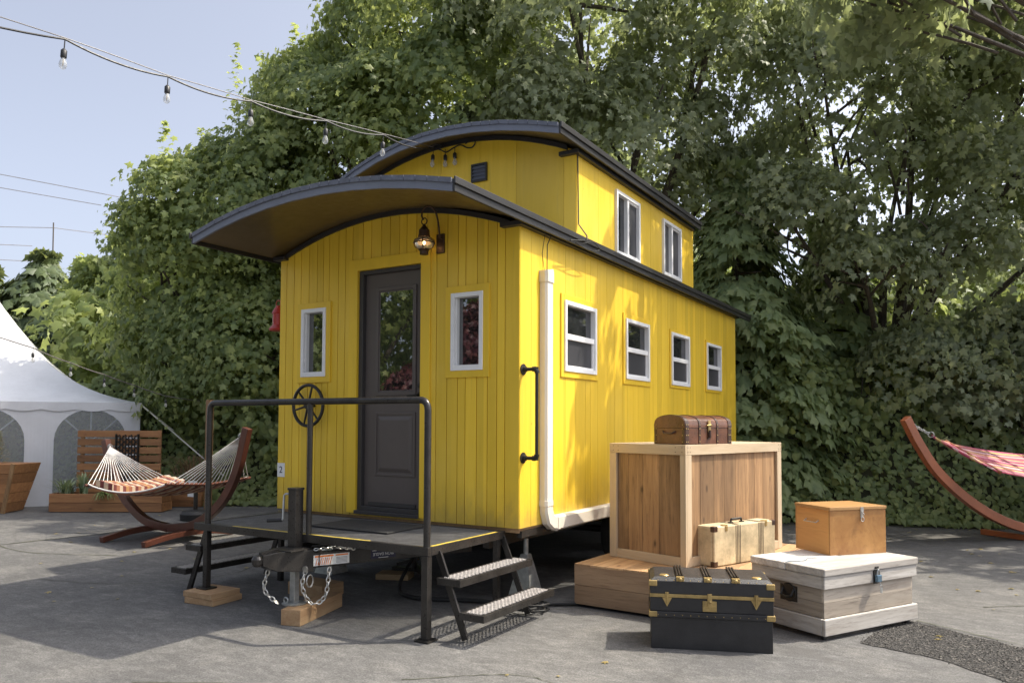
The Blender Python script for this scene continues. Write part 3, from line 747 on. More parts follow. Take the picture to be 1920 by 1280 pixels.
quad(.20, .34, .018, .031); quad(.355, .45, .020, .030)
for k in range(8): quad(.205+k*.015, .211+k*.015, -.036, .012, .012)
d.build('warning_print', M['orange'], st)
d = MB(); 
for k in range(5): quad(.36, .445, -.030+k*.009, -.0275+k*.009)
d.build('fine_print', M['ink'], st)
mk = decal('maker_plate', .63, .83, -.030, .036, M['ink'], draw)
text_mesh('IRON EAGLE', .030, M['paper'], mk, onbeam(.73, .002, .0298), -bd, (0,0,-1), 'lettering', .0004)
d = MB(); quad(.64, .69, .026, .030); quad(.76, .82, .026, .030); quad(.69, .77, -.027, -.0235); d.build('plate_line', M['paper'], mk)
# safety chains
def chain(pts, name='safety_chain', link=.034, r=.0042, parent=None, mat=None, wscale=.62):
    sp = spline(pts, 24); L = 0; acc = [0]
    for a, b in zip(sp[:-1], sp[1:]): L += (b-a).length; acc.append(L)
    mb = MB(); n = max(2, int(L/(link*.78))); 
    for k in range(n):
        s = (k+.5)/n*L; i = next(i for i in range(1, len(acc)) if acc[i] >= s); t = (sp[i]-sp[i-1]).normalized()
        p = sp[i-1].lerp(sp[i], (s-acc[i-1])/max(1e-6, acc[i]-acc[i-1]))
        a = t.orthogonal().normalized(); b = t.cross(a); an = (k % 2)*pi/2+.4; a2 = a*cos(an)+b*sin(an)
        q = []
        for j in range(12):
            th = 2*pi*j/12; q.append(p+t*cos(th)*link*.5+a2*sin(th)*link*.5*wscale)
        mb.tube(q, r, 6, closed=True)
    return mb.build(name, mat or M['chain'], parent, smooth=True)
chain([(-1.13, -1.02, .37), (-1.14, -1.04, .25), (-1.10, -.99, .135), (-1.04, -.92, .18), (-1.04, -.88, .37)], parent=draw, link=.042, r=.0052)
chain([(-1.33, -1.18, .37), (-1.34, -1.20, .24), (-1.24, -1.17, .15)], parent=draw, link=.042, r=.0052)
hk = MB(); hk.lathe((-1.125, -1.03, .375), [(.022, -.006), (.022, .006)], 12, 'Y'); hk.torus((-1.11, -1.0, .29), .03, .005, 'X', 14, 6, sz=1.4); hk.build('chain_hook', M['chain'], draw, smooth=True)
cw = MB()
for q in range(5):
    rr = random.Random(q); pp = [(-1.20+rr.uniform(-.05,.3), -.85+rr.uniform(-.05,.40), .495+rr.uniform(0,.035)) for _ in range(5)]
    cw.tube(spline(pp, 6), .007, 6)
cw.build('cable_bundle', M['cable'], draw, smooth=True)
chain([(-1.12, -.95, .50), (-1.02, -.85, .51), (-.95, -.72, .49)], 'breakaway_chain', .03, .0035, draw)
# wheels
def wheel(x, y):
    w = MB(); w.lathe((x, y, .33), [(.20, -.10), (.30, -.10), (.325, -.08), (.33, 0), (.325, .08), (.30, .10), (.20, .10)], 36, 'X')
    ty = w.build('wheel', M['rubber'], cab, smooth=True, angle=40)
    w = MB(); w.lathe((x, y, .33), [(.19, -.09), (.20, .09), (.17, .06), (.06, .05), (.05, .08), (.02, .085)], 24, 'X'); w.build('rim', M['galv'], ty, smooth=True)
for y in (2.35, 3.25):
    wheel(-.18, y); wheel(-2.37, y)
ax = MB(); 
for y in (2.35, 3.25): ax.tube([(-2.3, y, .33), (-.25, y, .33)], .035, 10)
ax.build('axle', M['steel'], cab, smooth=True)
sj = MB()
for x, y in ((-.20, .45), (-2.3, .45), (-.2, 5.6)):
    sj.add([(x-.11,y-.11,.0),(x+.11,y-.11,.0),(x+.11,y+.11,.0),(x-.11,y+.11,.0),(x-.03,y-.03,.36),(x+.03,y-.03,.36),(x+.03,y+.03,.36),(x-.03,y+.03,.36)],
           [(3,2,1,0),(0,1,5,4),(1,2,6,5),(2,3,7,6),(3,0,4,7),(4,5,6,7)]); sj.tube([(x, y, .3), (x, y, .48)], .02, 8)
sj.each('stabiliser', M['galv'], cab)

# ============================================================ PORCH PLATFORM
por = thing('porch_platform', 'black steel porch platform with handrail and steps on both sides at the caboose door', 'porch', (-1.28, -.47, 0))
PX0, PX1, PF, PT = -2.44, -.115, -.955, .600
fm = MB()
fm.obox((PX0, PF+.02, PT-.028), (PX1, PF+.02, PT-.028), .04, .056); fm.obox((PX0, -.025, PT-.028), (PX1, -.025, PT-.028), .04, .056)
for x in (PX0+.02, PX1-.02): fm.obox((x, PF+.04, PT-.0285), (x, -.045, PT-.0285), .04, .056)
for x in (-1.85, -1.27, -.70): fm.obox((x, PF+.04, PT-.035), (x, -.045, PT-.035), .03, .035)
fm.build('frame', M['steel'], por, bevel=.003)
# expanded metal
def mesh_panel(x0, x1, y0, y1, z, sp, w, h, ang=.42, name='mesh_tread', par=None, mat=None, along='x', k=1):
    """two sets of crossing diagonal strands"""
    mb = MB(); 
    for sgn in (1, -1):
        dx, dy_ = (cos(ang), sgn*sin(ang)) if along == 'x' else (sgn*sin(ang), cos(ang))
        L = math.hypot(x1-x0, y1-y0)*1.2; cx_, cy_ = (x0+x1)/2, (y0+y1)/2; nx_, ny_ = -dy_, dx
        ext = abs((x1-x0)/2*nx_)+abs((y1-y0)/2*ny_); n = int(ext/sp)
        for i in range(-n, n+1):
            px, py = cx_+nx_*i*sp, cy_+ny_*i*sp
            t0, t1 = -L, L
            for p, d_, lo, hi in ((px, dx, x0, x1), (py, dy_, y0, y1)):
                if abs(d_) > 1e-6:
                    a, b = sorted(((lo-p)/d_, (hi-p)/d_)); t0, t1 = max(t0, a), min(t1, b)
            if t1-t0 > .01: mb.obox((px+dx*t0, py+dy_*t0, z+(.0006*sgn)), (px+dx*t1, py+dy_*t1, z+(.0006*sgn)), w, h)
    return mb.build(name, mat or M['steelmesh'], par or por)
M['steelmesh'] = paint('worn_mesh_steel', (.50, .47, .44), .35, .25, metal=.35, scale=30, bumpy=.1)
M['deckmesh'] = paint('deck_mesh_paint', (.12, .117, .112), .6, .3, scale=10, bumpy=.2)
dk = mesh_panel(PX0+.04, PX1-.04, PF+.04, -.045, PT-.004, .0150, .0052, .003, ang=.45, name='mesh_deck', mat=M['deckmesh'])
ys = MB(); ys.box(PX1-.028, PX1-.010, PF+.06, -.10, PT+.0004, PT+.0016); ys.box(-2.0, -.62, PF+.012, PF+.030, PT+.0004, PT+.0016); ys.build('edge_stripe', M['yellowline'], por)
ps = MB(); ps.box(PX1-.055, PX1-.005, PF+.002, PF+.052, .012, PT-.057); ps.build('post', M['steel'], por, bevel=.003)
ps = MB(); ps.box(PX1-.085, PX1+.025, PF-.028, PF+.082, 0.001, .012); ps.build('foot_plate', M['steel'], por, bevel=.002)
ps = MB(); ps.box(PX0+.115, PX0+.160, PF+.002, PF+.047, .104, PT-.057); ps.build('post', M['steel'], por, bevel=.003)
ps = MB(); ps.box(PX0+.08, PX0+.195, PF-.03, PF+.08, .0925, .104); ps.build('foot_plate', M['steel'], por, bevel=.002)
ps = MB(); ps.box(-2.42, -2.38, -.10, -.06, .001, PT-.057); ps.build('post', M['steel'], por)
ps = MB(); ps.box(-.17, -.13, -.09, -.05, .001, PT-.057); ps.build('post', M['steel'], por)
hr = MB(); zr = 1.548; xl, xr, yy = PX0+.135, PX1-.028, PF+.026
hr.tube([(xr, yy, PT), (xr, yy, zr-.07)]+arc((xr, yy, zr-.07), (xr, yy, zr), (xr-.07, yy, zr), 6)[1:]+[(xl+.07, yy, zr)]+arc((xl+.07, yy, zr), (xl, yy, zr), (xl, yy, zr-.07), 6)[1:]+[(xl, yy, PT)], .0235, 12)
hr.build('handrail', M['steel'], por, smooth=True, angle=60)
hr = MB(); hr.tube([(-1.20, yy, PT), (-1.20, yy, zr)], .020, 12); hr.build('handrail_post', M['steel'], por, smooth=True)
def steps(sx, X):   # X = platform edge, sx = outward direction
    st = MB()
    for y in (PF+.12, -.035):
        st.obox((X-sx*.01, y, .56), (X+sx*.21, y, .02), .006, .045, up=(1, 0, .4)); st.obox((X-sx*.01, y+.018, .565), (X+sx*.21, y+.018, .025), .04, .006, up=(1, 0, .4))
    st.each('stringer', M['steel'], por, bevel=.001)
    for k, (xo, z) in enumerate(((.015, .40), (.195, .20))):
        a, b = sorted((X+sx*xo, X+sx*(xo+.185))); y0, y1 = PF+.075, .055
        t = MB(); w = .028
        t.box(a, a+w, y0, y1, z-.045, z); t.box(b-w, b, y0, y1, z-.045, z); t.box(a+w, b-w, y0, y0+w, z-.0445, z-.0008); t.box(a+w, b-w, y1-w, y1, z-.0445, z-.0008)
        tr = t.build('tread', M['steel'], por, bevel=.002)
        mesh_panel(a+w, b-w, y0+w, y1-w, z+.0005, .024, .0085, .004, ang=1.0, name='tread_mesh', par=tr, along='x')
steps(1, PX1); steps(-1, PX0)
dm = MB(); dm.box(-1.50, -.72, -.64, -.16, PT+.002, PT+.012)
tag(dm.build('doormat', M['mat'], None, bevel=.003), 'black rubber doormat lying on the porch deck at the door', 'doormat')

# ============================================================ WOOD BLOCKS AND HOSES UNDER THE TRAILER
def block(name, a, rz, L, w, z0, h, mat, label, group=None):
    t = MB(); t.box(-w/2, w/2, -L/2, L/2, 0, h); o = t.build(name, mat, None, bevel=.004); o.location = (a[0], a[1], z0); o.rotation_euler.z = rz
    return tag(o, label, 'wood block', group)
block('wood_block', (-2.235, -.915), .10, .30, .30, 0.0, .046, M['lumber'], 'lower square board of the two stacked under the left porch post')
block('wood_block', (-2.245, -.925), .06, .285, .31, .0465, .045, M['lumber'], 'upper square board of the two stacked under the left porch post')
block('wood_beam', (-1.245, -.83), .28, .62, .15, 0.0, .109, M['lumber'], 'thick brown timber beam under the trailer jack foot')
block('wood_block', (-1.75, -.30), .0, .25, .38, 0.0, .10, M['lumber'], 'orange brown timber block on the ground behind the trailer coupler')
block('wood_block', (-1.62, .55), .4, .2, .3, 0.0, .05, M['lumber_x'], 'pale flat board under the trailer frame beside the black jack stand')
js = MB(); js.obox((-1.70, .62, .07), (-1.35, .72, .07), .05, .03); js.obox((-1.65, .62, .11), (-1.45, .68, .17), .03, .03); js.obox((-1.60, .80, .08), (-1.30, .55, .08), .04, .05)
js.tube([(-1.5, .67, .08), (-1.5, .67, .45)], .03, 8)
tag(js.build('jack_stand', M['steel'], None), 'low black steel jack stand in the shade under the trailer frame', 'jack stand')
ho = MB(); ho.tube(spline([(-1.35, .55, .30), (-1.20, .10, .06), (-.95, -.05, .022), (-.5, .10, .022), (-.1, .22, .022), (.35, .55, .022), (.65, .9, .022), (.8, 1.6, .022)], 10), .016, 8)
tag(ho.build('black_hose', M['rubber'], None, smooth=True), 'thick black hose running along the ground below the steps', 'hose')
ho = MB(); pts = []
for k in range(40):
    a = k*.55; r_ = .13+.03*sin(k*1.3); pts.append((-.02+r_*cos(a)*1.2, .12+r_*sin(a), .014+.0022*k*.6))
ho.tube(pts, .009, 6)
tag(ho.build('coiled_cable', M['cable'], None, smooth=True), 'small black cable coil on asphalt under the right steps', 'cable')
ho = MB(); pts = []
for k in range(70):
    a = k*.5; r_ = .20+.05*sin(k*1.7); pts.append((.02+r_*cos(a)*1.2, 1.55+r_*sin(a)*1.3, .016+.0018*k*.6))
ho.tube(pts, .011, 6)
tag(ho.build('coiled_cable', M['cable'], None, smooth=True), 'larger black cable heap under the wagon behind the steps', 'cable')

# ============================================================ LUGGAGE AND CRATES
def rbox(mb, *a): return mb.box(*a)
# low box
lb = thing('low_wooden_box', 'low cedar box on casters lying under the tall crate', 'wooden box', (.234, .442, 0), -.05)
t = MB()
for z0, z1 in ((.022, .165), (.167, .310)):
    t.box(0, 1.22, 0, .025, z0, z1); t.box(0, .025, .027, 1.98, z0, z1); t.box(1.195, 1.22, .027, 1.98, z0, z1); t.box(.027, 1.193, 1.955, 1.98, z0, z1)
t.build('side_board', M['lowbox_x'], lb, world=False, bevel=.003)
t = MB()
for k in range(9):
    t.box(.001+k*.1357, .001+(k+1)*.1357-.003, .001, 1.979, .3105, .330-.004)
t.build('top_board', M['cedar_y'], lb, world=False, bevel=.002)
for x, y in ((.06, .06), (1.16, .06), (.06, 1.9), (1.16, 1.9)):
    t = MB(); t.lathe((x, y, .018), [(.008, -.014), (.017, -.012), (.017, .012), (.008, .014)], 12, 'Y'); t.build('caster', M['rubber'], lb, world=False)
# tall crate
cr = thing('tall_crate', 'tall open crate of vertical cedar boards framed in pale pine', 'crate', (1.03, .70, .328), -.275)
Wc, Lc, Hc = .73, 1.45, .912
rr = random.Random(4)
def planks(mb, axis, a0, a1, fixed0, fixed1, z0, z1, lo, hi):
    e = [a0]
    while e[-1] < a1-hi*1.3: e.append(e[-1]+rr.uniform(lo, hi))
    e.append(a1)
    for p, q in zip(e[:-1], e[1:]):
        j = rr.uniform(-.0012, .0012)
        if axis == 'x': mb.box(p+.0012, q-.0012, fixed0+j, fixed1+j, z0, z1)
        else: mb.box(fixed0+j, fixed1+j, p+.0012, q-.0012, z0, z1)
t = MB(); planks(t, 'x', -Wc+.03, -.03, .022, .038, .03, Hc-.02, .13, .20); planks(t, 'y', .03, Lc-.03, -.038, -.022, .03, Hc-.02, .13, .21)
planks(t, 'y', .03, Lc-.03, -Wc+.022, -Wc+.038, .03, Hc-.02, .09, .15); planks(t, 'x', -Wc+.03, -.03, Lc-.038, Lc-.022, .03, Hc-.02, .09, .15)
t.build('panel_board', M['cedar_z'], cr, world=False, bevel=.001)
t = MB(); w = .070
for x0, x1, y0, y1 in ((-Wc, -Wc+w, 0, .021), (-.050, 0, 0, .021), (-.021, 0, .0215, .080), (-.021, 0, Lc-w, Lc), (-Wc, -Wc+.021, .022, w), (-Wc, -Wc+.021, Lc-w, Lc), (-Wc+.022, -Wc+w, Lc-.021, Lc), (-w, -.022, Lc-.021, Lc)):
    t.box(x0, x1, y0, y1, .0, Hc-.078)
t.each('corner_post', M['pine_z'], cr, world=False, bevel=.002)
t = MB()
t.box(-Wc, 0, -.001, .020, Hc-.077, Hc); t.box(-Wc, 0, Lc-.020, Lc+.001, Hc-.077, Hc)
t.box(-Wc+w+.001, -.051, .0005, .0205, .0, .070); t.box(-Wc+w+.001, -w-.001, Lc-.020, Lc, .0, .07)
t.each('cross_rail', M['pine_x'], cr, world=False, bevel=.002)
t = MB()
t.box(-.020, .001, .0205, Lc-.0205, Hc-.077, Hc); t.box(-Wc-.001, -Wc+.020, .0205, Lc-.0205, Hc-.077, Hc)
t.box(-.020, -.0003, .081, Lc-w-.001, 0, .07); t.box(-Wc, -Wc+.020, w+.001, Lc-w-.001, 0, .07)
t.each('long_rail', M['pine_y'], cr, world=False, bevel=.002)
t = MB(); t.box(-.50, -.30, .021, Lc-.021, Hc-.020, Hc-.0005); t.box(-.27, -.08, .021, Lc-.021, Hc-.020, Hc-.0005)
t.box(-Wc+.04, -.04, .04, Lc-.04, .0, .02); t.each('inner_shelf', M['pine_y'], cr, world=False, bevel=.002)
t = MB()
for x in (-.69, -.64, -.09, -.03):
    for z in (Hc-.02, Hc-.055): t.lathe((x, -.001, z), [(.0035, 0), (.0035, -.0012)], 8, 'Y')
for y in (.03, .06, Lc-.05, Lc-.02):
    for z in (Hc-.02, Hc-.055): t.lathe((.001, y, z), [(.0035, 0), (.0035, .0012)], 8, 'X')
t.build('screw', M['iron'], cr, world=False)
# leather chest on the crate
lc = thing('leather_chest', 'small brown leather chest with rounded lid on top of the tall crate', 'chest', (1.0, .775, 1.2405), 1.213)
L, D_, H1 = .58, .30, .125
def domed(mb, x0, x1, d0, d1, z0, zs, zt_, n=10, lift=0):
    vs = []; prof = [(d0-lift, z0), (d0-lift, zs)]
    for k in range(1, n):
        a = pi-pi*k/n; prof.append(((d0+d1)/2+((d1-d0)/2+lift)*cos(a), zs+(zt_-zs+lift)*sin(a)**.75))
    prof += [(d1+lift, zs), (d1+lift, z0)]
    for x in (x0, x1):
        for y, z in prof: vs.append((x, y, z))
    k = len(prof); fs = [tuple(range(k))[::-1], tuple(range(k, 2*k))]
    for i in range(k): j = (i+1) % k; fs.append((i, j, k+j, k+i))
    mb.add(vs, fs)
t = MB(); t.box(0, L, 0, D_, 0, H1); t.build('body', M['leather'], lc, world=False, bevel=.004)
t = MB(); domed(t, -.002, L+.002, -.002, D_+.002, H1+.002, .150, .225); t.build('lid', M['leather'], lc, world=False, smooth=True, angle=50)
t = MB()
for x in (.004, .165, .385, L-.046):
    wd = .042 if x < .02 or x > .5 else .022
    t.box(x, x+wd, -.0045, -.0005, .0, H1); t.box(x, x+wd, D_, D_+.004, 0, H1); domed(t, x, x+wd, -.002, D_+.002, H1, .150, .225, lift=.004)
t.build('strap', M['leatherd'], lc, world=False, smooth=True, angle=50)
t = MB()
for z in (.02, .07, .12, .15): 
    for x in (.014, .035, L-.036, L-.014, .176, .396): t.lathe((x, -.0045, z), [(.005, 0), (.003, -.003)], 8, 'Y')
    for y in (.02, .28): t.lathe((-.001, y, z), [(.005, 0), (.003, -.003)], 8, 'X')
t.tube([(.26, -.008, .145), (.29, -.022, .15), (.32, -.008, .145)], .006, 6); t.box(.275, .305, -.010, -.003, .095, .185); t.build('clasp', M['brass'], lc, world=False)
t = MB(); t.box(.273, .307, -.007, -.002, .04, .10); t.tube([(.29, -.01, .11), (.29, -.014, .05)], .01, 8); t.build('buckle_strap', M['leatherd'], lc, world=False)
t = MB(); t.box(-.003, -.0005, 0, .02, 0, H1); t.box(-.003, -.0005, D_-.02, D_, 0, H1); t.tube([(-.004, .09, .10), (-.02, .11, .085), (-.02, .19, .085), (-.004, .21, .10)], .007, 6); t.each('end_handle', M['leatherd'], lc, world=False)
# cream suitcase
sc = thing('suitcase', 'worn cream suitcase with dark pinstripe bands leaning on the tall crate', 'suitcase', (1.195, .835, .3285), 1.19)
L, D_, H1 = .77, .165, .300
t = MB(); t.box(0, L, .010, D_, 0, H1); t.build('body', M['vellum'], sc, world=False, bevel=.014)
t = MB(); t.box(.002, L-.002, -.006, .012, .002, H1-.002); 
t.build('lid', M['vellum'], sc, world=False, bevel=.008)
t = MB()
for x0 in (.26, .55):
    for k in range(4): t.box(x0+k*.018, x0+k*.018+.006, -.0075, -.0055, .004, H1-.004); t.box(x0+k*.018, x0+k*.018+.006, .0, D_-.01, H1, H1+.0012)
t.each('stripe_band', M['stripe'], sc, world=False)
t = MB()
for x in (0, L):
    s = 1 if x == 0 else -1
    for z0, z1 in ((0, .04), (H1-.04, H1)):
        a, b = sorted((x-s*.002, x+s*.045)); t.box(a, b, -.008, .03, z0-.001, z1+.001)
t.each('corner_patch', M['leatherd'], sc, world=False, bevel=.006)
t = MB(); t.tube([(.31, .08, H1), (.32, .08, H1+.028), (.44, .08, H1+.030), (.45, .08, H1)], .009, 8); t.box(.295, .325, .065, .095, H1, H1+.008); t.box(.435, .465, .065, .095, H1, H1+.008); t.build('handle', M['iron'], sc, world=False, smooth=True)
t = MB()
for x in (.12, .62): t.box(x, x+.05, -.002, .03, H1-.002, H1+.006); t.box(x+.01, x+.04, -.010, -.005, H1-.04, H1-.002)
t.build('latch', M['brass'], sc, world=False, bevel=.002)
# black steamer trunk
tk = thing('steamer_trunk', 'black steamer trunk with brass corners and slatted lid standing in front', 'trunk', (1.129, -.30, 0), .38)
L, D_ = .745, .40
t = MB(); t.box(.006, L-.006, .006, D_, .0, .195); t.build('body', M['trunk'], tk, world=False, bevel=.004)
t = MB(); t.box(-.004, L+.004, -.010, D_+.002, .196, .232); t.build('ledge', M['trunk'], tk, world=False, bevel=.004)
t = MB(); t.box(.002, L-.002, .0, D_, .2325, .318); t.build('upper_body', M['trunk'], tk, world=False, bevel=.003)
t = MB()
vs = [(0,-.003,.340),(L,-.003,.340),(L,D_,.340),(0,D_,.340),(0,-.003,.418),(L,-.003,.418),(L,D_,.418),(0,D_,.418),(.03,.03,.440),(L-.03,.03,.440),(L-.03,D_-.03,.440),(.03,D_-.03,.440)]
t.add(vs, [(3,2,1,0),(0,1,5,4),(1,2,6,5),(2,3,7,6),(3,0,4,7),(4,5,9,8),(5,6,10,9),(6,7,11,10),(7,4,8,11),(8,9,10,11)]); lid = t.build('lid', M['trunk'], tk, world=False, bevel=.003)
t = MB(); t.box(-.001, L+.001, -.007, D_+.001, .3185, .3395); t.build('brass_band', M['brass'], tk, world=False, bevel=.002)
for fx in (.25, .475, .70):
    t = MB(); x = fx*L
    for dx in (-.017, 0, .017): t.box(x+dx-.0055, x+dx+.0055, .028, D_-.02, .4405, .4535)
    t.build('lid_slat', M['iron'], tk, world=False, bevel=.002)
    t = MB(); t.box(x-.024, x+.024, -.006, .030, .419, .446); t.lathe((x, -.006, .43), [(.014, 0), (.012, -.005), (.004, -.008)], 12, 'Y'); t.build('slat_cap', M['brass'], tk, world=False, bevel=.004)
t = MB()
for x in (0, L):
    s = 1 if x == 0 else -1
    a, b = sorted((x-s*.007, x+s*.045)); t.box(a, b, -.013, .03, .197, .2315); t.box(a, b, -.008, .02, .385, .421)
    c, d = sorted((x-s*.007, x+s*.03)); t.box(c, d, D_-.03, D_+.004, .385, .421)
t.each('brass_corner', M['brass'], tk, world=False, bevel=.005)
t = MB()
for x in (.09, L-.09): t.lathe((x, .075, .441), [(.030, 0), (.026, .004), (.004, .005)], 16)
t.each('brass_disc', M['brass'], tk, world=False)
def tri(mb, x, z, w_, h, y0=-.0105, y1=-.003):
    mb.add([(x-w_,y0,z),(x+w_,y0,z),(x,y0,z-h),(x-w_,y1,z),(x+w_,y1,z),(x,y1,z-h)], [(0,2,1),(3,4,5),(0,1,4,3),(1,2,5,4),(2,0,3,5)])
for x in (.105, L-.105):
    t = MB(); tri(t, x, .318, .030, .055); t.box(x-.011, x+.011, -.013, -.003, .30, .352); t.tube([(x, -.014, .352), (x, -.016, .285)], .005, 6); t.build('latch', M['brass'], tk, world=False)
t = MB(); t.box(L*.49-.045, L*.49+.040, -.008, -.001, .240, .305); t.box(L*.49-.016, L*.49+.012, -.016, -.006, .268, .350); t.lathe((L*.49, -.016, .30), [(.010, 0), (.006, -.006)], 10, 'Y'); t.build('lock_plate', M['brass'], tk, world=False, bevel=.002)
t = MB()
for k in range(14): 
    for z in (.212, .424): t.lathe((.05+k*.0495, -.0105 if z < .3 else -.003, z), [(.0035, 0), (.002, -.002)], 6, 'Y')
t.build('rivet', M['brass'], tk, world=False)
# whitewashed chest
wc = thing('whitewashed_chest', 'large whitewashed wooden chest with padlock and iron end handle carrying the amber box', 'chest', (2.029, .453, 0), 1.070)
L, D_ = .94, .565
def hollow(mb, o, z0, z1, th=.02, ax=None):
    mb.box(-o, L+o, -o, -o+th, z0, z1)
t = MB(); t.box(0, L, 0, .02, .140, .236); t.box(0, L, 0, .02, .2375, .330); t.build('front_board', M['bare_x'], wc, world=False, bevel=.002)
t = MB(); t.box(0, .02, .0205, D_, .140, .236); t.box(0, .02, .0205, D_, .2375, .330); t.box(L-.02, L, .0205, D_, .14, .33); t.each('end_board', M['bare_y'], wc, world=False, bevel=.002)
t = MB(); t.box(.0, L, D_-.02, D_+.001, .14, .33); t.box(.02, L-.02, .02, D_-.02, .10, .12); t.build('rear_board', M['bare_x'], wc, world=False)
t = MB(); t.box(-.024, L+.024, -.024, 0, .032, .140); t.build('plinth', M['white_wash_x'], wc, world=False, bevel=.006)
t = MB(); t.box(-.0235, 0, .0005, D_+.024, .032, .1395); t.box(L, L+.024, .0005, D_+.024, .032, .1395); t.each('plinth_end', M['white_wash'], wc, world=False, bevel=.006)
t = MB(); t.box(-.022, L+.022, -.022, -.002, .331, .412); t.build('lid_skirt', M['white_wash_x'], wc, world=False, bevel=.004)
t = MB(); t.box(-.0215, 0, -.0015, D_+.022, .331, .4115); t.box(L+.001, L+.022, -.0015, D_+.022, .331, .4115); t.box(0, L, D_+.002, D_+.022, .331, .411); t.each('lid_skirt_end', M['white_wash'], wc, world=False, bevel=.004)
t = MB(); t.box(-.030, L+.030, -.030, D_*.5, .4125, .464); t.box(-.030, L+.030, D_*.5+.002, D_+.028, .4125, .464); t.build('lid', M['white_wash_x'], wc, world=False, bevel=.008)
for x, y in ((.02, .02), (L-.04, .02), (.02, D_-.02), (L-.04, D_-.02)):
    t = MB(); t.lathe((x, y, .016), [(.008, -.012), (.016, -.010), (.016, .010), (.008, .012)], 12, 'Y'); t.box(x-.015, x+.015, y-.012, y+.012, .018, .034); t.build('caster', M['rubber'], wc, world=False)
t = MB(); t.box(-.003, 0, .21, .35, .205, .31); t.lathe((-.003, .28, .262), [(.062, 0), (.058, -.004), (.04, -.002)], 20, 'X'); t.tube([(-.006, .235, .285), (-.03, .238, .245), (-.032, .28, .235), (-.03, .322, .245), (-.006, .325, .285)], .008, 8); t.each('end_handle', M['iron'], wc, world=False, smooth=True, angle=30)
px = .50
t = MB(); t.box(px-.026, px+.026, -.029, -.0225, .322, .428); t.box(px-.020, px+.020, -.036, -.0305, .425, .44); t.build('hasp', M['iron'], wc, world=False, bevel=.003)
t = MB(); t.box(px-.024, px+.024, -.056, -.034, .338, .385); t.build('padlock', M['padlock'], wc, world=False, bevel=.004)
t = MB(); t.tube(arc((px-.015, -.045, .385), (px, -.045, .455), (px+.015, -.045, .385), 8), .0045, 8); t.tube([(px+.006, -.05, .337), (px+.010, -.054, .315)], .004, 6); t.torus((px+.012, -.055, .305), .013, .002, 'Y', 12, 5); t.box(px+.015, px+.026, -.056, -.053, .262, .30); t.box(px+.0, px+.010, -.058, -.055, .268, .30); t.build('shackle_and_keys', M['galv'], wc, world=False)
# amber box
ab = thing('amber_box', 'varnished amber wooden box with wire end handle on top of the whitewashed chest', 'wooden box', (1.985, 1.0, .4645), .857)
L, D_, H1 = .495, .372, .318
t = MB(); t.box(0, L, 0, .014, 0, H1); t.box(0, L, D_-.014, D_, 0, H1); t.box(.001, .015, .0145, D_-.0145, 0, H1-.0003); t.box(L-.015, L-.001, .0145, D_-.0145, 0, H1-.0003); t.build('body', M['amber'], ab, world=False, bevel=.0015)
t = MB(); t.box(-.005, L+.005, -.006, D_+.004, H1+.001, H1+.024); t.build('lid', M['amber_lid'], ab, world=False, bevel=.003)
t = MB(); t.tube([(.002, .12, .235), (-.022, .12, .222), (-.022, .25, .222), (.002, .25, .235)], .0045, 8); t.each('end_handle', M['chain'], ab, world=False, smooth=True)
t = MB(); t.box(L*.56-.014, L*.56+.014, -.009, -.0065, H1-.012, H1+.02); t.box(L*.56-.010, L*.56+.010, -.004, -.0005, H1-.055, H1-.012); t.tube([(L*.56, -.006, H1-.01), (L*.56+.008, -.018, H1-.03), (L*.56, -.012, H1-.055)], .0035, 6); t.torus((L*.56, -.012, H1-.066), .012, .003, 'Y', 12, 5, sz=1.4); t.build('hasp', M['chain'], ab, world=False)
tw = MB(); 
q = lambda x, y, z=.4665: tuple(rootmat(wc) @ Vector((x, y, z)))
tw.tube(spline([q(-.028, .28), q(.03, .285), q(.12, .25), q(.22, .30), q(.30, .29)], 6), .0028, 6)
tag(tw.build('blue_cord', M['padlock'], None, smooth=True), 'thin blue cord lying across the chest lid beside the amber box', 'cord')

# ============================================================ HAMMOCKS
def beamcurve(mb, pts, w, h, n=10, up=(0,0,1)):
    sp = spline(pts, n); 
    vs = []; U = Vector(up)
    for i, p in enumerate(sp):
        tt = (sp[min(i+1, len(sp)-1)]-sp[max(i-1, 0)]).normalized()
        sd = tt.cross(BN).normalized() if False else BN; nn = sd.cross(tt).normalized()
        for a, b in ((-1,-1),(1,-1),(1,1),(-1,1)): vs.append(p+sd*w/2*a+nn*h/2*b)
    fs = [(3,2,1,0), tuple(len(vs)-4+k for k in range(4))]
    for i in range(len(sp)-1):
        for j in range(4): j2 = (j+1) % 4; fs.append((i*4+j, i*4+j2, i*4+4+j2, i*4+4+j))
    mb.add(vs, fs)
A = W(10.0, -5.10, 1.106); B = W(8.82, -2.95, 1.267)
axd = (Vector((B.x-A.x, B.y-A.y, 0))).normalized(); BN = Vector((-axd.y, axd.x, 0))
mid = (A+B)/2; mid.z = 0
def AP(s, z, o=0): p = mid+axd*s+BN*o; p.z = z; return p
hl = thing('hammock_stand', 'dark red curved wooden hammock stand beside the left porch steps', 'hammock stand', tuple(mid))
t = MB(); beamcurve(t, [AP(-1.25, 1.16), AP(-1.13, .84), AP(-.87, .47), AP(-.45, .20), AP(0, .125)], .075, .095); t.build('curved_beam', M['terracotta'], hl, bevel=.006)
t = MB(); beamcurve(t, [AP(0, .126), AP(.45, .20), AP(.86, .45), AP(1.12, .82), AP(1.28, 1.33)], .075, .095); t.build('curved_beam', M['terracotta'], hl, bevel=.006)
BNs = BN.copy(); 
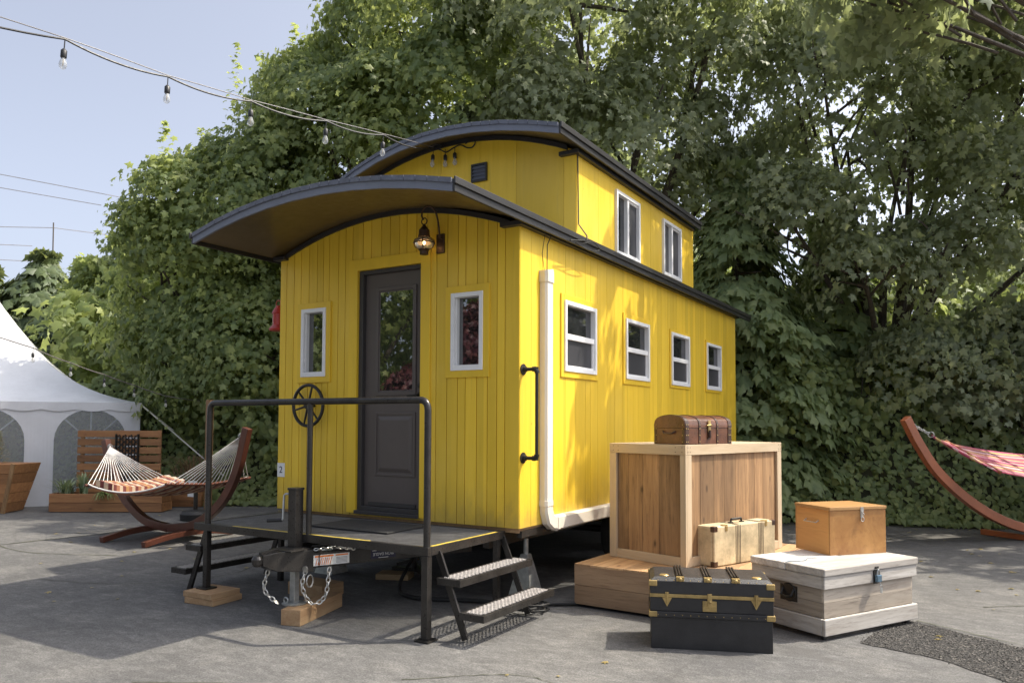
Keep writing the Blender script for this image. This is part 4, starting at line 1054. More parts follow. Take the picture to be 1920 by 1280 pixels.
for s in (-.37, .37):
    BN = axd; t = MB(); P0 = mid+axd*s
    beamcurve(t, [P0+BNs*.62+Vector((0,0,.035)), P0+BNs*.3+Vector((0,0,.085)), P0+Vector((0,0,.10)), P0-BNs*.3+Vector((0,0,.085)), P0-BNs*.62+Vector((0,0,.035))], .07, .065)
    t.build('foot_beam', M['terracotta'], hl, bevel=.006)
BN = BNs
# hammock bed
hm = thing('hammock', 'striped fabric hammock with white cord ends hung in the dark red stand', 'hammock', tuple(mid+Vector((0,0,.6))))
def bed(mb, s0, s1, wd, zf, n=20, k=14, th=.015, lift=0, tw=0):
    vs = []
    for lay in (0, 1):
        for i in range(n+1):
            s = s0+(s1-s0)*i/n
            for j in range(k+1):
                o = (j/k-.5)*wd*(1+.03*sin(i*1.7)); e = abs(j/k-.5)*2
                vs.append(AP(s, zf(i/n)+.05*e*e*1.0+lift-(th if lay else 0)+.006*sin(i*1.9+j*1.3), -o))
    N_ = (n+1)*(k+1); fs = []
    for i in range(n):
        for j in range(k):
            a = i*(k+1)+j; fs.append((a, a+1, a+k+2, a+k+1)); fs.append((N_+a, N_+a+k+1, N_+a+k+2, N_+a+1))
    for i in range(n):
        a = i*(k+1); fs.append((a, a+k+1, N_+a+k+1, N_+a)); a += k; fs.append((a, N_+a, N_+a+k+1, a+k+1))
    for j in range(k):
        fs.append((j, N_+j, N_+j+1, j+1)); a = n*(k+1)+j; fs.append((a, a+1, N_+a+1, N_+a))
    mb.add(vs, fs)
zf = lambda u: .60-.10*sin(pi*u)**.8+.07*u
t = MB(); bed(t, -.72, .68, 1.10, zf, th=.02); t.build('bed', M['hstripe'], hm, smooth=True, world=True)
def hmat():  # stripes run along the bed: index across it
    m_ = M['hstripe']; mp = [n for n in m_.node_tree.nodes if n.type == 'MAPPING'][0]
    mp.inputs['Rotation'].default_value = (0, 0, -math.atan2(BN.y, BN.x)); return m_
hmat()
t = MB(); bed(t, -.69, -.36, .98, lambda u: .60-.05*u, n=8, th=.08, lift=.06); t.build('pillow', M['hstripe'], hm, smooth=True)
for s, z, s2, tip, k in ((-.735, .60, -1.16, A, 0), (.695, .67, 1.18, B, 1)):
    t = MB(); t.tube([AP(s, z+.045, -.60), AP(s, z+.005, 0), AP(s, z+.045, .60)], .017, 8); t.build('spreader_bar', M['terracotta'], hm, smooth=True)
    t = MB(); hub = AP(s2, tip.z-.03)
    for q in range(19):
        o = (q/18-.5)*1.14; e = AP(s, z+.045*(abs(o)/.57)**2+.0, o); t.tube([hub, (hub+e)/2+Vector((0,0,-.015)), e], .0042, 5)
    t.tube([hub, hub+(tip-hub)*.3], .016, 8); t.build('cords', M['rope'], hm, smooth=True)
    t = MB(); t.torus(hub, .032, .006, 'X', 14, 6); pth = [hub, AP(s2*1.065, tip.z+.0)]; t.tube(pth, .008, 6); t.build('ring', M['galv'], hm, smooth=True)
t = MB()
for side_ in (-1, 1): t.tube([AP(-.72+1.4*i/16, zf(i/16)+.055, side_*.56) for i in range(17)], .009, 6)
t.each('edge_cord', M['rope'], hm, smooth=True)
# right hammock
rs = thing('hammock_stand', 'orange red curved wooden hammock stand at the right edge by the ivy', 'hammock stand', tuple(W(9.7, 6.9, 0)))
ax0 = W(8.8, 4.52); ax1 = W(10.55, 9.1); axd2 = (ax1-ax0).normalized(); BN = Vector((-axd2.y, axd2.x, 0))
mp_ = [n for n in M['pstripe'].node_tree.nodes if n.type == 'MAPPING'][0]; mp_.inputs['Rotation'].default_value = (0, 0, -math.atan2(BN.y, BN.x))
def RP(s, z, o=0): p = ax0+axd2*s+BN*o; p.z = z; return p
t = MB(); beamcurve(t, [RP(0, 1.47), RP(.20, 1.17), RP(.52, .82), RP(1.10, .44), RP(1.75, .19), RP(2.45, .09)], .075, .105); t.build('curved_beam', M['terracotta2'], rs, bevel=.005)
t = MB(); beamcurve(t, [RP(2.452, .09), RP(3.15, .19), RP(3.8, .44), RP(4.38, .82), RP(4.9, 1.47)], .075, .105); t.build('curved_beam', M['terracotta2'], rs, bevel=.005)
for s in (1.95, 2.95):
    t = MB(); t.obox(RP(s, .035, -.6), RP(s, .035, .6), .07, .066); t.build('foot_beam', M['terracotta2'], rs, bevel=.005)
rh = thing('hammock', 'pink and cream striped hammock hung by a chain at the right edge', 'hammock', tuple(RP(2.4, .75)))
chain([RP(.03, 1.435), RP(.20, 1.36), RP(.36, 1.295)], 'hanging_chain', .05, .006, rh)
t = MB(); t.torus(RP(.39, 1.285), .030, .006, 'Y', 14, 6); t.torus(RP(.06, 1.43), .022, .006, 'Y', 14, 6); t.build('ring', M['galv'], rh, smooth=True)
def fan(mb, s0, z0, w0, s1, z1, w1, n=8, k=12, sag=0, th=.012):
    vs = []
    for lay in (0, 1):
        for i in range(n+1):
            u = i/n
            for j in range(k+1):
                o = (j/k-.5)*(w0+(w1-w0)*u); vs.append(RP(s0+(s1-s0)*u, z0+(z1-z0)*u-sag*sin(pi*u)+.018*sin(j*2.1)*(1-.4*u)-(th if lay else 0), o))
    N_ = (n+1)*(k+1); fs = []
    for i in range(n):
        for j in range(k):
            a = i*(k+1)+j; fs.append((a, a+1, a+k+2, a+k+1)); fs.append((N_+a, N_+a+k+1, N_+a+k+2, N_+a+1))
    for i in range(n):
        a = i*(k+1); fs.append((a, a+k+1, N_+a+k+1, N_+a)); a += k; fs.append((a, N_+a, N_+a+k+1, a+k+1))
    for j in range(k):
        fs.append((j, N_+j, N_+j+1, j+1)); a = n*(k+1)+j; fs.append((a, a+1, N_+a+1, N_+a))
    mb.add(vs, fs)
# the fabric narrows to the ring; the bed hangs with its near side lower
def tiltbed(s0, s1, za, zb, wa, wb, n, sag, dip):
    mb = MB(); vs = []; k = 16
    for lay in (0, 1):
        for i in range(n+1):
            u = i/n; w_ = wa+(wb-wa)*u
            for j in range(k+1):
                v_ = j/k-.5; vs.append(RP(s0+(s1-s0)*u, za+(zb-za)*u-sag*sin(pi*u)+v_*dip*(wa and 1)*w_+.010*sin(j*2.3+i*.4)-(.012 if lay else 0), v_*w_))
    N_ = (n+1)*(k+1); fs = []
    for i in range(n):
        for j in range(k):
            a = i*(k+1)+j; fs.append((a, a+1, a+k+2, a+k+1)); fs.append((N_+a, N_+a+k+1, N_+a+k+2, N_+a+1))
    for i in range(n):
        a = i*(k+1); fs.append((a, a+k+1, N_+a+k+1, N_+a)); a += k; fs.append((a, N_+a, N_+a+k+1, a+k+1))
    mb.add(vs, fs); return mb
tiltbed(.42, 1.02, 1.27, 1.04, .05, .66, 10, .02, .48).build('gathered_end', M['pstripe'], rh, smooth=True)
tiltbed(1.05, 3.85, 1.03, 1.03, .66, .66, 20, .16, .48).build('bed', M['pstripe'], rh, smooth=True)
tiltbed(3.88, 4.48, 1.02, 1.27, .66, .05, 10, .02, .48).build('gathered_end', M['pstripe'], rh, smooth=True)
for s in (1.035, 3.865):
    t = MB(); t.tube([RP(s, 1.03-.17, -.35), RP(s, 1.03+.17, .35)], .020, 8); t.build('spreader_bar', M['terracotta2'], rh, smooth=True)
chain([RP(4.50, 1.285), RP(4.7, 1.36), RP(4.87, 1.435)], 'hanging_chain', .05, .006, rh)

# ============================================================ TENT
tt = thing('marquee_tent', 'white peaked marquee tent with arched clear windows behind the wooden planters', 'tent', tuple(W(15.0, -10.3, 0)))
TR = W(13.5, -6.32); TL = W(10.98, -11.76)       # near wall, right and left corners
tdx = (TL-TR).normalized(); tdn = Vector((tdx.y, -tdx.x, 0))
if tdn.dot(Fh) < 0: tdn = -tdn
TS = (TL-TR).length; EH = 1.70
def TP(a, z, d=0): p = TR+tdx*a+tdn*d; p.z = z; return p
# wall with arched openings
def archwall(fn, nbay, name, mat):
    mb = MB(); pit = TS/nbay
    for b in range(nbay):
        c = pit*(b+.5)
        hw_, z0, zs = pit*.36, .08, EH-.62; rA = hw_
        outline = [(c-hw_, z0)]
        arcp = [(c-hw_*cos(pi*k/14), zs+min(rA, .52)*sin(pi*k/14)) for k in range(15)]
        n = 14
        for k in range(n):      # strips above the arch
            (xa, za), (xb, zb) = arcp[k], arcp[k+1]
            mb.add([fn(xa, za), fn(xb, zb), fn(xb, EH), fn(xa, EH)], [(0,1,2,3)])
        for xa, xb in ((pit*b, c-hw_), (c+hw_, pit*(b+1))):
            m2 = 4
            for q in range(m2):
                u0 = xa+(xb-xa)*q/m2; u1 = xa+(xb-xa)*(q+1)/m2
                mb.add([fn(u0, 0), fn(u1, 0), fn(u1, EH), fn(u0, EH)], [(0,1,2,3)])
        mb.add([fn(c-hw_, 0), fn(c+hw_, 0), fn(c+hw_, z0), fn(c-hw_, z0)], [(0,1,2,3)])
    o = mb.build(name, mat, tt); sd = o.modifiers.new('thickness', 'SOLIDIFY'); sd.thickness = .006; return o
def archpane(fn, nbay, par, dn):
    pit = TS/nbay
    for b in range(nbay):
        c = pit*(b+.5); hw_ = pit*.36; zs = EH-.62
        pts = [(c-hw_, .08), (c+hw_, .08)]+[(c+hw_*cos(pi*k/14), zs+.52*sin(pi*k/14)) for k in range(15)]
        mb = MB(); off = dn*.01; vs = [Vector(fn(x, z))+off for x, z in pts]+[Vector(fn(x, z))+off*1.6 for x, z in pts]; k = len(pts)
        mb.add(vs, [tuple(range(k)), tuple(range(k, 2*k))[::-1]]+[(i, (i+1) % k, k+(i+1) % k, k+i) for i in range(k)]); mb.build('arched_window', M['clearpvc'], par)
        mb = MB(); w_ = .014
        mb.tube([Vector(fn(c, zs+.50))-off, Vector(fn(c, 1.25))-off], w_, 6); mb.tube([Vector(fn(c-hw_*.72, zs+.35))-off, Vector(fn(c, zs-.02))-off, Vector(fn(c+hw_*.72, zs+.35))-off], w_, 6)
        mb.build('window_bar', M['canvas'], par)
fn1 = lambda a, z: TP(a, z+0, .02*sin(a*5.3)*z/2)
fw = archwall(lambda a, z: TP(a, z, .02*sin(a*5.3)*(1-z/EH)), 4, 'front_wall', M['canvas']); archpane(lambda a, z: TP(a, z), 4, fw, -tdn)
rw = archwall(lambda a, z: TP(0, z, a), 4, 'side_wall', M['canvas']); archpane(lambda a, z: TP(0, z, a), 4, rw, -tdx)
bw = archwall(lambda a, z: TP(a, z, TS), 4, 'rear_wall', M['canvas'])
# concave roof
mb = MB(); n = 14; apex = 4.45; vs = []
def troof(u, v): # u around square perimeter 0..4, v 0 eave..1 apex
    k = int(u) % 4; f = u-int(u)
    c = [(0,0),(TS,0),(TS,TS),(0,TS)]; p = c[k]; q = c[(k+1) % 4]
    x = p[0]+(q[0]-p[0])*f; y = p[1]+(q[1]-p[1])*f
    x = x+(TS/2-x)*v; y = y+(TS/2-y)*v
    sag_ = .07*sin(pi*f)*(1-v)*0
    return TP(x, EH+.02+(apex-EH)*(v**2.4*.80+v*.20)-sag_, y)
per = 40
for j in range(n+1):
    for i in range(per): vs.append(troof(4*i/per, j/n*.985))
fs = []
for j in range(n):
    for i in range(per): i2 = (i+1) % per; fs.append((j*per+i, j*per+i2, (j+1)*per+i2, (j+1)*per+i))
mb.add(vs, fs); r_ = mb.build('tent_roof', M['canvas'], tt, smooth=True, angle=25)
# scalloped valance
mb = MB(); m2 = 96
for side_ in range(4):
    for i in range(m2):
        u0, u1 = side_+i/m2, side_+(i+1)/m2; a = troof(u0 if i else side_+.0001, 0); b = troof(min(u1, side_+.9999), 0)
        ctr = TP(TS/2, 0, TS/2); da = (Vector((a.x, a.y, 0))-ctr).normalized()*.03
        za = -.12-.035*abs(sin(pi*i/8)); zb = -.12-.035*abs(sin(pi*(i+1)/8))
        mb.add([a+da, b+da, b+da+Vector((0,0,zb)), a+da+Vector((0,0,za))], [(0,1,2,3)])
mb.build('valance', M['canvas'], r_)
mb = MB(); mb.tube([TP(TS/2, 0, TS/2), TP(TS/2, apex, TS/2)], .03, 8)
for a, d in ((0,0),(TS,0),(0,TS),(TS,TS)): mb.tube([TP(a+(.04 if a == 0 else -.04), 0, d+(.04 if d == 0 else -.04)), TP(a+(.04 if a == 0 else -.04), EH, d+(.04 if d == 0 else -.04))], .025, 8)
mb.each('pole', M['galv'], tt)
for e, nm in ((W(13.4, -4.25, 0), 'a'), (W(14.3, -4.5, 0), 'b')):
    mb = MB(); mb.tube([TP(0, EH, 0), e], .013, 5); mb.build('guy_strap', M['rope'], tt)
# white chairs behind the tent window
def chair(loc, rz, label):
    c = thing('stacking_chair', label, 'chair', tuple(loc), rz, 'chairs inside the tent')
    t = MB(); t.box(-.22, .22, -.2, .22, .43, .455); t.build('seat', M['white'], c, world=False, bevel=.008)
    t = MB(); 
    for k in range(6): t.box(-.20+k*.075, -.165+k*.075, .205, .222, .47, .84)
    t.box(-.22, .22, .20, .225, .84, .90); t.build('backrest', M['white'], c, world=False, bevel=.004)
    for x in (-.2, .2):
        for y in (-.18, .2): t = MB(); t.tube([(x, y, .43), (x*1.15, y*1.15, 0)], .014, 6); t.build('leg', M['white'], c, world=False)
chair(W(14.3, -7.75), yaw+2.9, 'white chair inside the tent seen through the arch beside the slatted screen')
chair(W(15.4, -9.6), yaw+2.6, 'white chair farther inside the tent behind the leftmost planter')

# ============================================================ PLANTERS AND PLANTS BY THE TENT
p1 = thing('planter', 'tall tapered wooden planter at the left edge holding a small fir', 'planter', tuple(W(12.1, -8.0)), yaw)
t = MB()
for k in range(5):
    z0, z1 = .01+k*.148, .01+(k+1)*.148-.004; f = lambda z: .42+.20*z/.75
    a, b = f(z0), f(z1)
    t.add([(-a,-a*.55,z0),(a,-a*.55,z0),(a,a*.55,z0),(-a,a*.55,z0),(-b,-b*.55,z1),(b,-b*.55,z1),(b,b*.55,z1),(-b,b*.55,z1)], [(3,2,1,0),(0,1,5,4),(1,2,6,5),(2,3,7,6),(3,0,4,7),(4,5,6,7)])
t.build('board', M['cedar_x'], p1, world=False, bevel=.004)
t = MB()
for sx in (-1, 1): t.obox((sx*.415, -.255, .0), (sx*.62, -.365, .76), .06, .03, up=(0,-1,.2))
t.each('corner_batten', M['cedar_z'], p1, world=False)
t = MB(); t.box(-.55, .55, -.28, .28, .70, .735); t.build('soil', M['soil'], p1, world=False)
p2 = thing('planter', 'long low cedar planter with a tall slatted screen behind it', 'planter', tuple(W(12.25, -6.15)), yaw+.02)
t = MB()
for z0, z1 in ((.01, .145), (.15, .285)):
    t.box(-.86, .86, -.20, -.175, z0, z1); t.box(-.86, .86, .175, .20, z0, z1); t.box(-.86, -.835, -.174, .174, z0, z1); t.box(.835, .86, -.174, .174, z0, z1)
t.build('board', M['cedar_x'], p2, world=False, bevel=.003)
t = MB(); t.box(-.83, .83, -.17, .17, .05, .255); t.build('soil', M['soil'], p2, world=False)
t = MB()
for k in range(9): t.box(-.66, .66, .205, .225, .10+k*.131, .10+k*.131+.105)
t.build('slat_screen', M['cedar_x'], p2, world=False, bevel=.003)
t = MB()
for x in (-.62, .0, .60): t.box(x, x+.05, .226, .262, .0, 1.26)
t.each('screen_post', M['cedar_z'], p2, world=False)
tp = MB(); base = rootmat(p2)
for k in range(8):
    u = k/7; tp.obox(tuple(base @ Vector((-.03+.33*u, .19, .25))), tuple(base @ Vector((-.03+.33*u, .19, 1.18))), .012, .010)
for k in range(20):
    z = .27+k*.046
    for q in range(7):
        x = -.03+.0471*q; tp.obox(tuple(base @ Vector((x, .183, z))), tuple(base @ Vector((x+.0471, .183, z+.046*(1 if (k+q) % 2 else -1)))), .008, .012)
for x in (-.04, .31): tp.obox(tuple(base @ Vector((x, .185, .25))), tuple(base @ Vector((x, .185, 1.2))), .025, .02)
tag(tp.build('lattice_trellis', M['iron'], None), 'dark metal lattice trellis standing against the slatted screen', 'trellis')
p3 = thing('planter', 'small tapered wooden pot planter under the red ornamental grass', 'planter', tuple(W(13.1, -5.25)), yaw)
t = MB()
for k in range(3):
    z0, z1 = .01+k*.105, .01+(k+1)*.105-.004; a, b = .26+.02*k, .28+.02*k
    t.add([(-a,-a,z0),(a,-a,z0),(a,a,z0),(-a,a,z0),(-b,-b,z1),(b,-b,z1),(b,b,z1),(-b,b,z1)], [(3,2,1,0),(0,1,5,4),(1,2,6,5),(2,3,7,6),(3,0,4,7),(4,5,6,7)])
t.build('board', M['cedar_x'], p3, world=False, bevel=.003)
t = MB(); t.box(-.25, .25, -.25, .25, .26, .30); t.build('soil', M['soil'], p3, world=False)
def blades(name, base, n, h, spread, wd, mat, label, cat, seed, droop=.5, leafy=False):
    r = random.Random(seed); mb = MB(); base = Vector(base)
    for k in range(n):
        a = r.uniform(0, 2*pi); hh = h*r.uniform(.55, 1.1); sp_ = spread*r.uniform(.2, 1.1); st_ = base+Vector((r.gauss(0, spread*.16), r.gauss(0, spread*.16), 0))
        d = Vector((cos(a), sin(a), 0)); sd = Vector((-sin(a), cos(a), 0)); pts = []
        for i in range(6):
            u = i/5; pts.append(st_+d*sp_*u**1.4+Vector((0, 0, hh*(u-droop*u**3*.8))))
        vs = []
        for i, p in enumerate(pts):
            w_ = wd*(1-(i/5)**2*.9)*(.6+.4*min(1, i)); vs += [p-sd*w_, p+sd*w_+Vector((0,0,w_*.3))]
        mb.add(vs, [(2*i, 2*i+1, 2*i+3, 2*i+2) for i in range(5)])
    return tag(mb.build(name, mat, None), label, cat)
blades('ornamental_grass', W(13.1, -5.25, .28), 150, 1.05, .85, .007, M['redgrass'], 'reddish ornamental grass arching out of the small wooden planter', 'grass plant', 3, .7)
blades('ornamental_grass', W(13.0, -5.45, .28), 70, .55, .55, .009, M['succ'], 'pale green striped grass in front of the red ornamental grass', 'grass plant', 4, .8)
blades('succulent_plant', W(12.2, -6.85, .26), 60, .34, .25, .014, M['succ'], 'grey green spiky plant at the left end of the long planter', 'plant', 5, .4)
blades('succulent_plant', W(12.2, -6.58, .26), 40, .42, .16, .022, M['succ'], 'broad leaved grey green plant second in the long planter', 'plant', 6, .3)
blades('trailing_plant', W(12.1, -6.15, .27), 70, .16, .22, .016, M['ivy'], 'green trailing plant spilling over the middle of the long planter', 'plant', 8, 1.9)
blades('trailing_plant', W(12.2, -5.65, .27), 40, .20, .25, .014, M['ivy'], 'low leafy plant at the right end of the long planter', 'plant', 9, 1.0)
# small fir in the left planter
fir = thing('small_fir', 'small golden green fir growing in the tall tapered planter', 'fir', tuple(W(12.1, -7.85, .73)))
t = MB(); t.tube([tuple(W(12.1, -7.85, .73)), tuple(W(12.1, -7.85, 1.22))], [.012, .004], 6); t.build('trunk', M['bark'], fir)
r = random.Random(11); t = MB()
for k in range(900):
    h = r.random()**.8; a = r.uniform(0, 2*pi); rad = .22*(1-h)*r.uniform(.3, 1); p = W(12.1, -7.85, .74+.50*h)+Vector((cos(a)*rad, sin(a)*rad, -.04*rad))
    d = Vector((cos(a), sin(a), r.uniform(-.1, .6))).normalized(); sd = d.cross(Vector((0,0,1))).normalized()*.007
    t.add([p-sd, p+sd, p+d*.05], [(0,1,2)])
t.build('crown', M['fir'], fir)
# wooden post and black umbrella foot
t = MB(); b_ = W(11.4, -4.32); t.box(b_.x-.04, b_.x+.04, b_.y-.04, b_.y+.04, 0, 1.72); tag(t.build('wooden_post', M['cedar_z'], None, bevel=.004), 'square wooden post behind the left handrail post', 'post')
ub = thing('umbrella_foot', 'black round umbrella foot with short socket beside the wooden post', 'umbrella base', tuple(W(11.2, -4.42)))
t = MB(); t.lathe(tuple(W(11.2, -4.42)), [(.20, .0), (.21, .09), (.17, .13), (.05, .15)], 20); t.build('weight', M['rubber'], ub, smooth=True)
t = MB(); t.tube([tuple(W(11.2, -4.42, .14)), tuple(W(11.2, -4.42, .42))], .030, 10); t.build('socket', M['steel'], ub)
t = MB(); c_ = W(11.9, -4.75); t.box(c_.x-.10, c_.x+.10, c_.y-.008, c_.y+.008, .26, .50); tag(t.build('notice_card', M['paper'], None), 'small white notice card by the little planter', 'sign')

# ============================================================ OVERHEAD STRING LIGHTS
def bulb_parts(p, root, pig=.05, tilt=(0, 0)):
    p = Vector(p); d = Vector((tilt[0], tilt[1], -1)).normalized()
    m_ = MB(); m_.tube([p, p+d*pig], .0035, 5); q0 = p+d*pig
    m_.tube([q0, q0+d*.008, q0+d*.012, q0+d*.050, q0+d*.056], [.008, .014, .018, .018, .015], 10); so = m_.build('socket', M['cable'], root, smooth=True, angle=50)
    m_ = MB(); q1 = q0+d*.054; m_.tube([q1, q1+d*.012, q1+d*.03, q1+d*.048, q1+d*.062, q1+d*.070], [.011, .014, .021, .023, .017, .006], 12); b = m_.build('bulb', M['bulbglass'], so, smooth=True)
    m_ = MB(); m_.tube([q1+d*.005, q1+d*.03, q1+d*.05], [.003, .004, .002], 6); m_.build('filament', M['brass'], so)
def cable_between(pts, sag, off, wave, r=.0055):
    out = []
    for i, (a, b) in enumerate(zip(pts[:-1], pts[1:])):
        a, b = Vector(a), Vector(b)
        for k in range(12):
            u = k/12; p = a.lerp(b, u); p.z -= sag*4*u*(1-u)*(a-b).length; p.z += wave*sin(pi*u); out.append(p+Vector(off))
    out.append(Vector(pts[-1])+Vector(off)); return out
SL = STRING_A
s1 = thing('string_lights', 'black festoon cable with clear bulbs strung from the cupola eave over the porch', 'string lights', SL[3])
t = MB(); t.tube(cable_between(SL, .05, (0,0,0), 0), .0065, 6); t.build('cable', M['cable'], s1, smooth=True)
t = MB(); t.tube(cable_between(SL, -.004, (.0,.0,.008), .0), .0035, 6); t.build('guide_wire', M['cablew'], s1, smooth=True)
for p in SL[1:]: bulb_parts(Vector(p)+Vector((0,0,-.004)), s1, .055, (random.uniform(-.06,.06), random.uniform(-.06,.06)))
t = MB()
t.tube(spline([SL[-1], (-1.40,.90,3.98), (-1.36,.93,3.96), (-1.28,.93,3.985), (-1.20,.93,4.0), (-1.12,.93,3.96), (-1.06,.93,3.955), (-1.03,.93,4.0), (-1.08,.93,4.03), (-1.14,.93,4.00)], 5), .0065, 6)
t.torus((-1.46,.88,4.01), .07, .005, 'Y', 16, 5, sz=.4); t.build('cable_tail', M['cable'], s1, smooth=True)
for x in (-1.36, -1.25): bulb_parts((x, .915, 3.985), s1, .05)
SB = STRING_B
s2 = thing('string_lights', 'thin festoon string with small clear bulbs running from the tent toward the trees', 'string lights', SB[3])
t = MB(); t.tube(cable_between(SB, .012, (0,0,0), 0), .008, 5); t.build('cable', M['cablew'], s2, smooth=True)
for p in SB[1:-1]: bulb_parts(p, s2, .06)
# power lines far off
PL = POWER
pw = thing('utility_lines', 'far power lines crossing the sky behind the left trees', 'power line', tuple(Vector((PL[12][0], PL[12][1], 0))))
for a in ((0, 1, 2), (3, 4), (5, 6, 7), (8, 9), (10, 11)):
    t = MB(); t.tube([PL[i] for i in a], .024, 4); t.build('wire', M['cablew'], pw)
t = MB(); t.tube([(PL[12][0], PL[12][1], 0), (PL[6][0], PL[6][1], PL[6][2]+.3)], [.045, .035], 8); t.each('pole', M['bark'], pw)

# ============================================================ VEGETATION
rng = np.random.default_rng(12)
MAPLE = np.array([[0,.36,.06],[0,0,0],[.40,-.04,-.05],[.27,.20,0],[.62,.46,-.10],[.24,.55,.0],[0,1,-.10],[-.24,.55,.0],[-.62,.46,-.10],[-.27,.20,0],[-.40,-.04,-.05]], float)
IVYL = np.array([[0,.4,.05],[0,.06,0],[.40,.0,-.04],[.46,.42,-.05],[0,1,-.06],[-.46,.42,-.05],[-.40,.0,-.04]], float)
SPRAY = np.array([[0,.5,.04],[0,0,0],[.16,.25,0],[.30,.55,-.05],[.10,.62,0],[0,1,-.08],[-.12,.66,0],[-.30,.5,-.05],[-.14,.25,0]], float)
for a in (MAPLE, IVYL, SPRAY): a[:, 1] -= .3
def unit(v): return v/np.maximum(np.linalg.norm(v, axis=1, keepdims=True), 1e-9)
def leaves(name, P, Nn, Tt, S, outline, mat, parent=None):
    n = len(P); Nn = unit(Nn); Tt = unit(Tt-Nn*np.sum(Tt*Nn, 1, keepdims=True)); X = np.cross(Tt, Nn)
    k = len(outline); V = (P[:, None]+S[:, None, None]*(outline[None, :, 0:1]*X[:, None]+outline[None, :, 1:2]*Tt[:, None]+outline[None, :, 2:3]*Nn[:, None])).reshape(-1, 3)
    tri = np.array([(0, i, i+1 if i+1 < k else 1) for i in range(1, k)]); F = (tri[None]+(np.arange(n)*k)[:, None, None]).reshape(-1)
    if parent is not None:
        inv = np.array(rootmat(parent).inverted()); V = V@inv[:3, :3].T+inv[:3, 3]
    me = bpy.data.meshes.new(name); nf = n*(k-1)
    me.vertices.add(n*k); me.vertices.foreach_set('co', V.astype(np.float32).ravel())
    me.loops.add(nf*3); me.loops.foreach_set('vertex_index', F.astype(np.int32))
    me.polygons.add(nf); me.polygons.foreach_set('loop_start', np.arange(0, nf*3, 3, dtype=np.int32)); 
    me.materials.append(mat); me.update(calc_edges=True); me.validate()
    o = bpy.data.objects.new(name, me); COL.objects.link(o); o.parent = parent; return o
def rdir(n):
    v = rng.normal(size=(n, 3)); return unit(v)
def crown_pts(lobes, nclus, nleaf, csize, shell=.16, droop=.5, jit=.55, up=.75, keep=None):
    """lobes: (centre, radii) -> leaf positions, normals, tip directions"""
    C_ = np.array([l[0] for l in lobes]); R_ = np.array([l[1] for l in lobes])
    w = (R_[:, 0]*R_[:, 1]*R_[:, 2])**(2/3); w /= w.sum()
    li = rng.choice(len(lobes), nclus, p=w); d = rdir(nclus); d[:, 2] = np.where(d[:, 2] < -.55, -d[:, 2], d[:, 2])
    rad = 1-np.abs(rng.normal(0, shell, nclus)); ph = rng.uniform(0, 6, 6)
    bump_ = .10*np.sin(d[:, 0]*5+ph[0]+li)+.10*np.sin(d[:, 2]*6+ph[1]+li*2)+.08*np.sin(d[:, 1]*7+ph[2])
    cp = C_[li]+d*R_[li]*(rad+bump_)[:, None]
    # drop clusters buried deep inside another lobe
    ins = np.zeros(nclus)
    for c, r in zip(C_, R_): ins += (np.sum(((cp-c)/r)**2, 1) < .35)
    ok = ins < 1; cp, d = cp[ok], d[ok]
    q3 = cp*1.15; ns = np.sin(q3[:, 0]*1.9+q3[:, 2]*1.3+ph[3])+np.sin(q3[:, 1]*2.1-q3[:, 2]*1.7+ph[4])+np.sin(q3[:, 2]*2.6+q3[:, 0]*.9-q3[:, 1]*1.1+ph[5])
    cp = cp+d*(ns*.13)[:, None]; ok = (ns > -1.25) | (rng.random(len(cp)) < .35); cp, d = cp[ok], d[ok]
    if keep is not None: k = keep(cp); cp, d = cp[k], d[k]
    n = len(cp); cs = csize*rng.uniform(.55, 1.35, n)
    ax_ = unit(d*np.array([1, 1, .35])+np.array([0, 0, up])+.35*rdir(n))
    m_ = nleaf; cpR = np.repeat(cp, m_, 0); dR = np.repeat(d, m_, 0); aR = np.repeat(ax_, m_, 0); sR = np.repeat(cs, m_)
    off = rng.normal(size=(n*m_, 3)); off -= aR*np.sum(off*aR, 1, keepdims=True)*.72
    off = off*.5; pos = cpR+off*sR[:, None]; rr_ = np.linalg.norm(off, axis=1)
    pos[:, 2] -= droop*sR*rr_**2*.8
    nrm = aR*.42+dR*np.array([1, 1, .3])*.85+jit*rdir(n*m_)
    tip = off*1.0+dR*.5+np.array([0, 0, -.75])+.45*rdir(n*m_)
    return pos, nrm, tip
def limb(mb, a, b, r0, r1, bend=.3, n=7, k=8):
    a, b = Vector(a), Vector(b); L_ = (b-a).length; off = Vector((random.uniform(-1,1), random.uniform(-1,1), random.uniform(0,.8)))*bend*L_*.25
    pts = arc(a, (a+b)/2+off, b, n); mb.tube(pts, [r0+(r1-r0)*i/n for i in range(n+1)], k)
